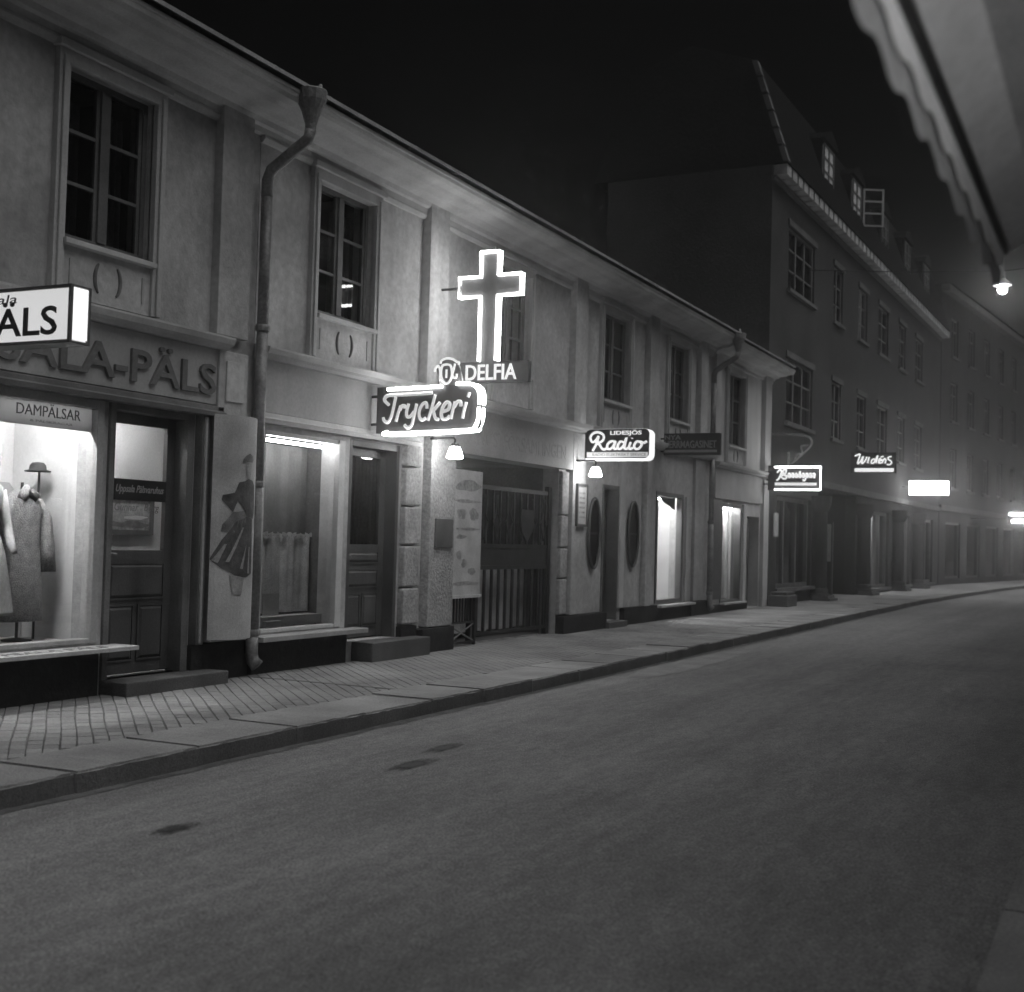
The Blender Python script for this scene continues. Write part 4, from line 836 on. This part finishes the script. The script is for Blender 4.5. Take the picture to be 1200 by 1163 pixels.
po = thing('poster', 'tall pale notice poster on the gate leaf by the pillar', 'poster', (15.8, F-.05, .84))
B(15.38, 16.24, F-.055, F-.03, .84, 2.58).build('board', 'paper', po); B(15.36, 16.26, F-.075, F-.03, .80, .838).build('ledge', 'paper', po)
for (a, b, c, d) in ((15.46, 16.16, 2.28, 2.44), (15.46, 16.16, 2.12, 2.17), (15.48, 15.78, 1.90, 2.04), (15.86, 16.14, 1.88, 2.05), (15.50, 16.12, 1.74, 1.78), (15.48, 15.8, 1.62, 1.68), (15.5, 15.66, 1.34, 1.46), (15.66, 15.82, 1.22, 1.34), (15.86, 16.08, 1.12, 1.22), (15.46, 16.14, .98, 1.03)):
    p = blob((a+b)/2, (c+d)/2, (b-a)/2, (d-c)/2, 0, int(a*100+c*37)); MB().add([(q[0], F-.0575, q[1]) for q in p], [tuple(range(len(p)))]).build('print', 'poster_print', po, fix=False)
pq = tag(B(14.74, 15.20, F-.165, F-.132, 1.50, 1.88).build('plaque', 'sign_grey', None, bevel=.006), 'small dark plaque on the rough pillar by the gateway', 'plaque')
fsn = thing('framed_notice', 'small framed notice on the pale wall below the Radio sign', 'notice', (20.0, F-.14, 1.9))
B(19.50, 19.86, F-.16, F-.132, 1.92, 2.55).build('sheet', 'paper', fsn)
f = MB(); f.box(19.46, 19.50, F-.175, F-.132, 1.88, 2.59).box(19.86, 19.90, F-.175, F-.132, 1.88, 2.59).box(19.50, 19.86, F-.175, F-.132, 2.55, 2.59).box(19.50, 19.86, F-.175, F-.132, 1.88, 1.92); f.build('frame', 'sign_grey', fsn)
for k in range(6): B(19.56, 19.80, F-.1625, F-.1601, 2.02+.08*k, 2.05+.08*k).build('print', 'poster_print', fsn)
def oval_case(cx, cz, lab):
    t = thing('show_case', lab, 'show case', (cx, F, cz-.7), 'oval show cases either side of the radio shop door')
    N = 28; ring = [(cx + .25*math.cos(2*math.pi*k/N), F-.05, cz + .60*math.sin(2*math.pi*k/N)) for k in range(N+1)]
    MB().tube(ring, .03, 8, cap=False).build('frame', 'door_wood', t, smooth=True)
    MB().add([(cx + .245*math.cos(2*math.pi*k/N), F-.025, cz + .59*math.sin(2*math.pi*k/N)) for k in range(N)], [tuple(range(N))]).build('backing', 'room_dark', t, fix=False)
    MB().add([(cx + .245*math.cos(2*math.pi*k/N), F-.055, cz + .59*math.sin(2*math.pi*k/N)) for k in range(N)], [tuple(range(N))]).build('pane', 'glass', t, fix=False)
    B(cx-.22, cx+.22, F-.05, F-.028, cz-.02, cz+.02).build('shelf', 'curtain_dark', t)
oval_case(20.52, 1.78, 'dark oval show case between framed notice and radio shop door'); oval_case(22.45, 1.80, 'dark oval show case between radio shop door and lit shop window')
cp = thing('poster', 'pale poster inside the dark portal of the brick building', 'poster', (38.2, 8.6, 1.2)); 
B(37.98, 38.02, 7.95, 8.45, 1.25, 2.35).build('sheet', 'paper', cp); B(37.972, 37.979, 8.05, 8.35, 1.5, 2.1).build('print', 'poster_print', cp)
B(37.96, 38.04, 7.90, 7.949, .14, 2.4).build('post', 'door_wood', cp); B(37.96, 38.04, 8.451, 8.5, .14, 2.4).build('post', 'door_wood', cp)
tag(B(32.35, 32.7, 8.20, 8.24, 1.9, 2.5).build('poster', 'paper', None), 'small pale bill on the pillar where brick building begins', 'poster')
bn = thing('stone_block', 'low stone block on the pavement below the end house door', 'stone', (32.6, 8.0, .13)); B(32.0, 33.0, 7.75, 8.25, .12, .42).build('block', 'granite', bn, bevel=.03); B(32.05, 32.95, 7.8, 8.2, .42, .50).build('cap', 'granite', bn, bevel=.02)
# curved show board with painted lady
sb = thing('show_board', 'curved white board with a painted lady in full skirt, beside drainpipe', 'board', (10.55, F-.2, .5))
def cvY(x): u = (x-10.15)/(10.83-10.15); return F-.16 - .17*math.sin(math.pi*max(0, min(1, u)))**0.8
N = 18; m = MB(); pts = [(10.15 + .68*k/N) for k in range(N+1)]
m.add([(x, cvY(x), z) for x in pts for z in (.55, 2.80)] + [(x, F-.15, z) for x in pts for z in (.55, 2.80)],
      [(2*k, 2*k+2, 2*k+3, 2*k+1) for k in range(N)] + [(2*k+1, 2*k+3, 2*(N+1)+2*k+3, 2*(N+1)+2*k+1) for k in range(N)] + [(2*k, 2*(N+1)+2*k, 2*(N+1)+2*k+2, 2*k+2) for k in range(N)])
m.build('panel', 'paper', sb)
LADY = {'hat': ('figure_mid', [(10.328,2.327),(10.333,2.362),(10.375,2.4),(10.441,2.429),(10.499,2.409),(10.528,2.368),(10.503,2.338),(10.412,2.339)]),
'face': ('figure_light', [(10.379,2.33),(10.48,2.337),(10.479,2.273),(10.452,2.236),(10.455,2.172),(10.41,2.17),(10.414,2.234),(10.383,2.267)]),
'jacket': ('figure_dark', [(10.291,2.128),(10.378,2.147),(10.426,2.171),(10.513,2.154),(10.572,2.108),(10.58,1.965),(10.599,1.823),(10.557,1.765),(10.42,1.79),(10.383,1.845),(10.336,1.899),(10.279,1.939),(10.23,1.826),(10.116,1.946),(10.124,1.995),(10.242,2.021)]),
'peplum': ('figure_mid', [(10.23,1.826),(10.383,1.845),(10.401,1.733),(10.318,1.619),(10.12,1.629),(10.126,1.697)]),
'skirt': ('figure_dark', [(10.268,1.73),(10.42,1.79),(10.534,1.765),(10.564,1.212),(10.431,1.171),(10.298,1.18),(10.12,1.272),(10.03,1.354),(10.127,1.547)]),
'fold': ('figure_light', [(10.348,1.676),(10.372,1.676),(10.203,1.326),(10.165,1.327)]), 'fold2': ('figure_light', [(10.398,1.452),(10.42,1.508),(10.371,1.256),(10.330,1.263)]), 'fold3': ('figure_light', [(10.464,1.48),(10.482,1.481),(10.485,1.212),(10.453,1.213)]), 'fold4': ('figure_light', [(10.15,1.506),(10.175,1.506),(10.096,1.313),(10.045,1.341)]),
'legs': ('figure_light', [(10.21,1.202),(10.398,1.171),(10.363,.997),(10.253,1.007)])}
def on_board(poly, off, mat, nm):
    bm = bmesh.new(); f = bm.faces.new([bm.verts.new((x*.92 + .91, 0, z)) for x, z in poly]); bmesh.ops.triangulate(bm, faces=bm.faces[:]); bmesh.ops.subdivide_edges(bm, edges=bm.edges[:], cuts=2, use_grid_fill=True)
    for v in bm.verts: v.co.y = cvY(v.co.x) - off
    me = bpy.data.meshes.new(nm); bm.to_mesh(me); bm.free(); me.materials.append(MATS[mat]); put(nm, me, sb)
for i, (k, (mt, poly)) in enumerate(LADY.items()): on_board(poly, .006 + (.004 if 'fold' in k else .0) + .0004*i, mt, 'painted_' + k.rstrip('234'))
# picture inside the fur shop
pc = thing('framed_picture', 'framed landscape picture hanging inside the fur shop behind the door glass', 'picture', (10.2, F+.98, 1.57))
B(9.90, 10.54, F+.975, F+.985, 1.62, 1.93).build('canvas', 'poster_print', pc)
f = MB().box(9.85, 9.90, F+.955, F+.99, 1.57, 1.98).box(10.54, 10.59, F+.955, F+.99, 1.57, 1.98).box(9.90, 10.54, F+.955, F+.99, 1.57, 1.62).box(9.90, 10.54, F+.955, F+.99, 1.93, 1.98); f.build('frame', 'sign_grey', pc)
for k, (a, b, c, d, mt) in enumerate(((9.92, 10.52, 1.64, 1.72, 'figure_mid'), (9.95, 10.3, 1.70, 1.80, 'figure_light'), (10.15, 10.5, 1.73, 1.77, 'display_white'))):
    p = blob((a+b)/2, (c+d)/2, (b-a)/2, (d-c)/2, 0, 50+k); MB().add([(q[0], F+.9735-.0005*k, q[1]) for q in p], [tuple(range(len(p)))]).build('painted_shape', mt, pc, fix=False)
# cards in the printer's window
for i, (a, b, z0, z1, y) in enumerate(((11.66, 11.96, .702, .95, F+.30), )):
    tag(B(a, b, y, y+.006, z0, z1).build('card', 'jamb_white', None), 'white card propped against the net curtain in printing shop window', 'card')
tag(B(11.42, 11.70, F+.065, F+.12, .592, .665).build('paper_stack', 'jamb_white', None, bevel=.01), 'small white paper stack at the front of printing shop window', 'paper')
bk = thing('basket', 'handled basket standing in the lit radio shop window', 'basket', (24.2, F+.4, .45))
MB().lathe([(.18,0),(.24,.22),(.25,.24),(.22,.24),(.17,.03)], (24.15, F+.42, .46), 16).build('bowl', 'display_grey', bk); MB().tube([(24.15+.23*math.cos(R(a)), F+.42, .69+.28*math.sin(R(a))) for a in range(0, 181, 15)], .022, 8).build('handle', 'sign_grey', bk, smooth=True)

# ================================================================== FUR SHOP DISPLAY
mq = thing('mannequin', 'pale mannequin in light dress with dark belt, at edge of fur shop window', 'mannequin', (7.92, F+.62, .60))
MX, MY = 7.90, F+.46
MB().lathe([(.20,.62),(.215,.70),(.20,.85),(.145,1.02),(.135,1.06),(.15,1.16),(.18,1.30),(.175,1.38),(.11,1.44),(.055,1.47),(.05,1.55)], (MX, MY, .58), 24, sy=.68).build('torso', 'dress_pale', mq, smooth=True)
MB().lathe([(.31,.28),(.30,.31),(.285,.42),(.25,.62),(.21,.82),(.14,1.02),(.135,1.05)], (MX, MY, .58), 48, sy=.75, wob=lambda g, j: .035*math.sin(g*12)*max(0, 1-j/6)).build('skirt', 'dress_pale', mq, smooth=True)
MB().lathe([(.146,1.02),(.152,1.03),(.152,1.075),(.146,1.085)], (MX, MY, .58), 24, sy=.72).build('belt', 'ink', mq, smooth=True)
MB().lathe([(.03,1.52),(.06,1.54),(.085,1.60),(.092,1.67),(.085,1.73),(.05,1.78),(.01,1.79)], (MX, MY, .58), 18, sy=1.1).build('head', 'skin_plaster', mq, smooth=True)
MB().lathe([(.05,1.50),(.10,1.52),(.125,1.58),(.13,1.65),(.128,1.72),(.115,1.78),(.07,1.83),(.01,1.84)], (MX+.015, MY+.03, .58), 40, wob=lambda g, j: .13*math.sin(g*10+j*2.6)).build('hair', 'hair_pale', mq, smooth=True)
for sg in (-1, 1): MB().tube([(MX+sg*.17, MY, 1.93), (MX+sg*.22, MY-.03, 1.68), (MX+sg*.20, MY-.12, 1.48), (MX+sg*.17, MY-.2, 1.40)], [.055,.045,.038,.028], 10).build('arm', 'skin_plaster', mq, smooth=True)
for sg in (-.07, .07): MB().tube([(MX+sg, MY, .60), (MX+sg, MY, .9)], [.04, .055], 10).build('leg', 'skin_plaster', mq, smooth=True)
ct = thing('fur_coat', 'long grey fur coat hung on a stand in the fur shop window', 'coat', (8.22, F+.62, .60))
CX, CY = 8.41, F+.56
MB().lathe([(.25,.20),(.26,.22),(.24,.5),(.21,.85),(.20,1.05),(.215,1.18),(.19,1.28),(.10,1.36),(.06,1.38)], (CX, CY, .58), 30, sy=.55, wob=lambda g, j: .05*math.sin(g*7+j*.3)*max(.1, 1-j/7)).build('body', 'coat_fur', ct, smooth=True)
for sg in (-1, 1): MB().tube([(CX+sg*.16, CY, 1.86), (CX+sg*.235, CY-.03, 1.70), (CX+sg*.26, CY-.05, 1.45), (CX+sg*.27, CY-.06, 1.22)], [.06,.075,.075,.08], 12).build('sleeve', 'coat_fur', ct, smooth=True)
MB().tube([(CX-.09, CY-.10, 1.88), (CX, CY-.05, 1.95), (CX+.09, CY-.10, 1.88)], [.045,.055,.045], 10).build('collar', 'coat_fur', ct, smooth=True)
MB().tube([(CX, CY, .6), (CX, CY, 2.02)], .014, 8).build('stand', 'iron', ct)
MB().lathe([(.13,.60),(.13,.615),(.02,.63)], (CX, CY, .0), 16).build('stand_foot', 'iron', ct)
ht = thing('hat', 'small dark felt hat on a stand behind the fur coat', 'hat', (8.68, F+.64, .6))
MB().lathe([(.115,.0),(.12,.010),(.078,.02),(.072,.06),(.05,.085),(.01,.09)], (8.66, F+.64, 2.13), 20).build('crown', 'felt_dark', ht, smooth=True); MB().tube([(8.68, F+.64, .6), (8.68, F+.64, 2.15)], .012, 8).build('stand', 'iron', ht)
B(7.55, 9.0-.17, F+.95, F+.98, .60, 1.66).build('screen', 'display_white', sw)
MB().prism([(7.7,1.665),(8.83,1.665),(8.83,1.85),(8.66,2.03),(7.7,2.06)], 'Y', F+.99, F+1.02).build('screen', 'display_grey', sw)

# ================================================================== AWNING over the near pavement
aw = thing('awning', 'pale canvas shop awning with scalloped valance close overhead', 'awning', (2, -1.7, 2.6))
AX0, AX1, AY, AZ = -2.0, 4.42, 0.38, 2.60
wv = 0.31
def scal(x): return 0.030*math.cos(2*math.pi*x/wv) + .008*math.sin(x*5)
MB().grid(lambda u, v: (AX0+(AX1-AX0)*u, AY + .004, (AZ-.075 + .4*scal(AX0+(AX1-AX0)*u))*(1-v) + (AZ-.006)*v), 240, 3).build('valance', 'valance_pale', aw, smooth=True, fix=False)
MB().grid(lambda u, v: (AX0+(AX1-AX0)*u, AY + .012, (AZ-.135 + .5*scal(AX0+(AX1-AX0)*u))*(1-v) + (AZ-.06)*v), 240, 3).build('valance_border', 'awning_border', aw, smooth=True, fix=False)
MB().prism([(AY-.022, AZ+.004), (AY-.115, AZ+.072), (AY-.105, AZ+.085), (AY-.012, AZ+.018)], 'X', AX0, AX1).build('front_rail', 'awning_rail', aw)
MB().tube([(AX0, AY, AZ+.006), (AX1, AY, AZ+.006)], .012, 8).build('front_rod', 'iron', aw)
MB().grid(lambda u, v: (AX0+(AX1-AX0)*u, AY + (-1.74-AY)*v, AZ+.055 + .75*v - .06*math.sin(math.pi*v)), 30, 12).build('canvas', 'awning_canvas', aw, smooth=True, fix=False)
for x in (AX0+.1, .4): MB().tube([(x, AY-.05, AZ+.03), (x, -1.74, AZ+.03)], .016, 8).build('arm', 'iron', aw, smooth=True)

# ================================================================== HAZE
hz = MB().box(-95, 245, -95, 95, -1.0, 15.2).mesh('haze', 'tar'); hz.materials.clear()
hm = bpy.data.materials.new('haze_air'); hm.use_nodes = True; n = hm.node_tree.nodes; n.clear()
o_ = n.new('ShaderNodeOutputMaterial'); pvn = n.new('ShaderNodeVolumePrincipled'); pvn.inputs['Color'].default_value = (.95, .95, .95, 1); pvn.inputs['Density'].default_value = 0.0066; pvn.inputs['Anisotropy'].default_value = 0.88
hm.node_tree.links.new(pvn.outputs[0], o_.inputs['Volume']); hz.materials.append(hm)
ho = put('haze', hz); tag(ho, 'thin night haze filling the street', 'haze', kind='stuff')
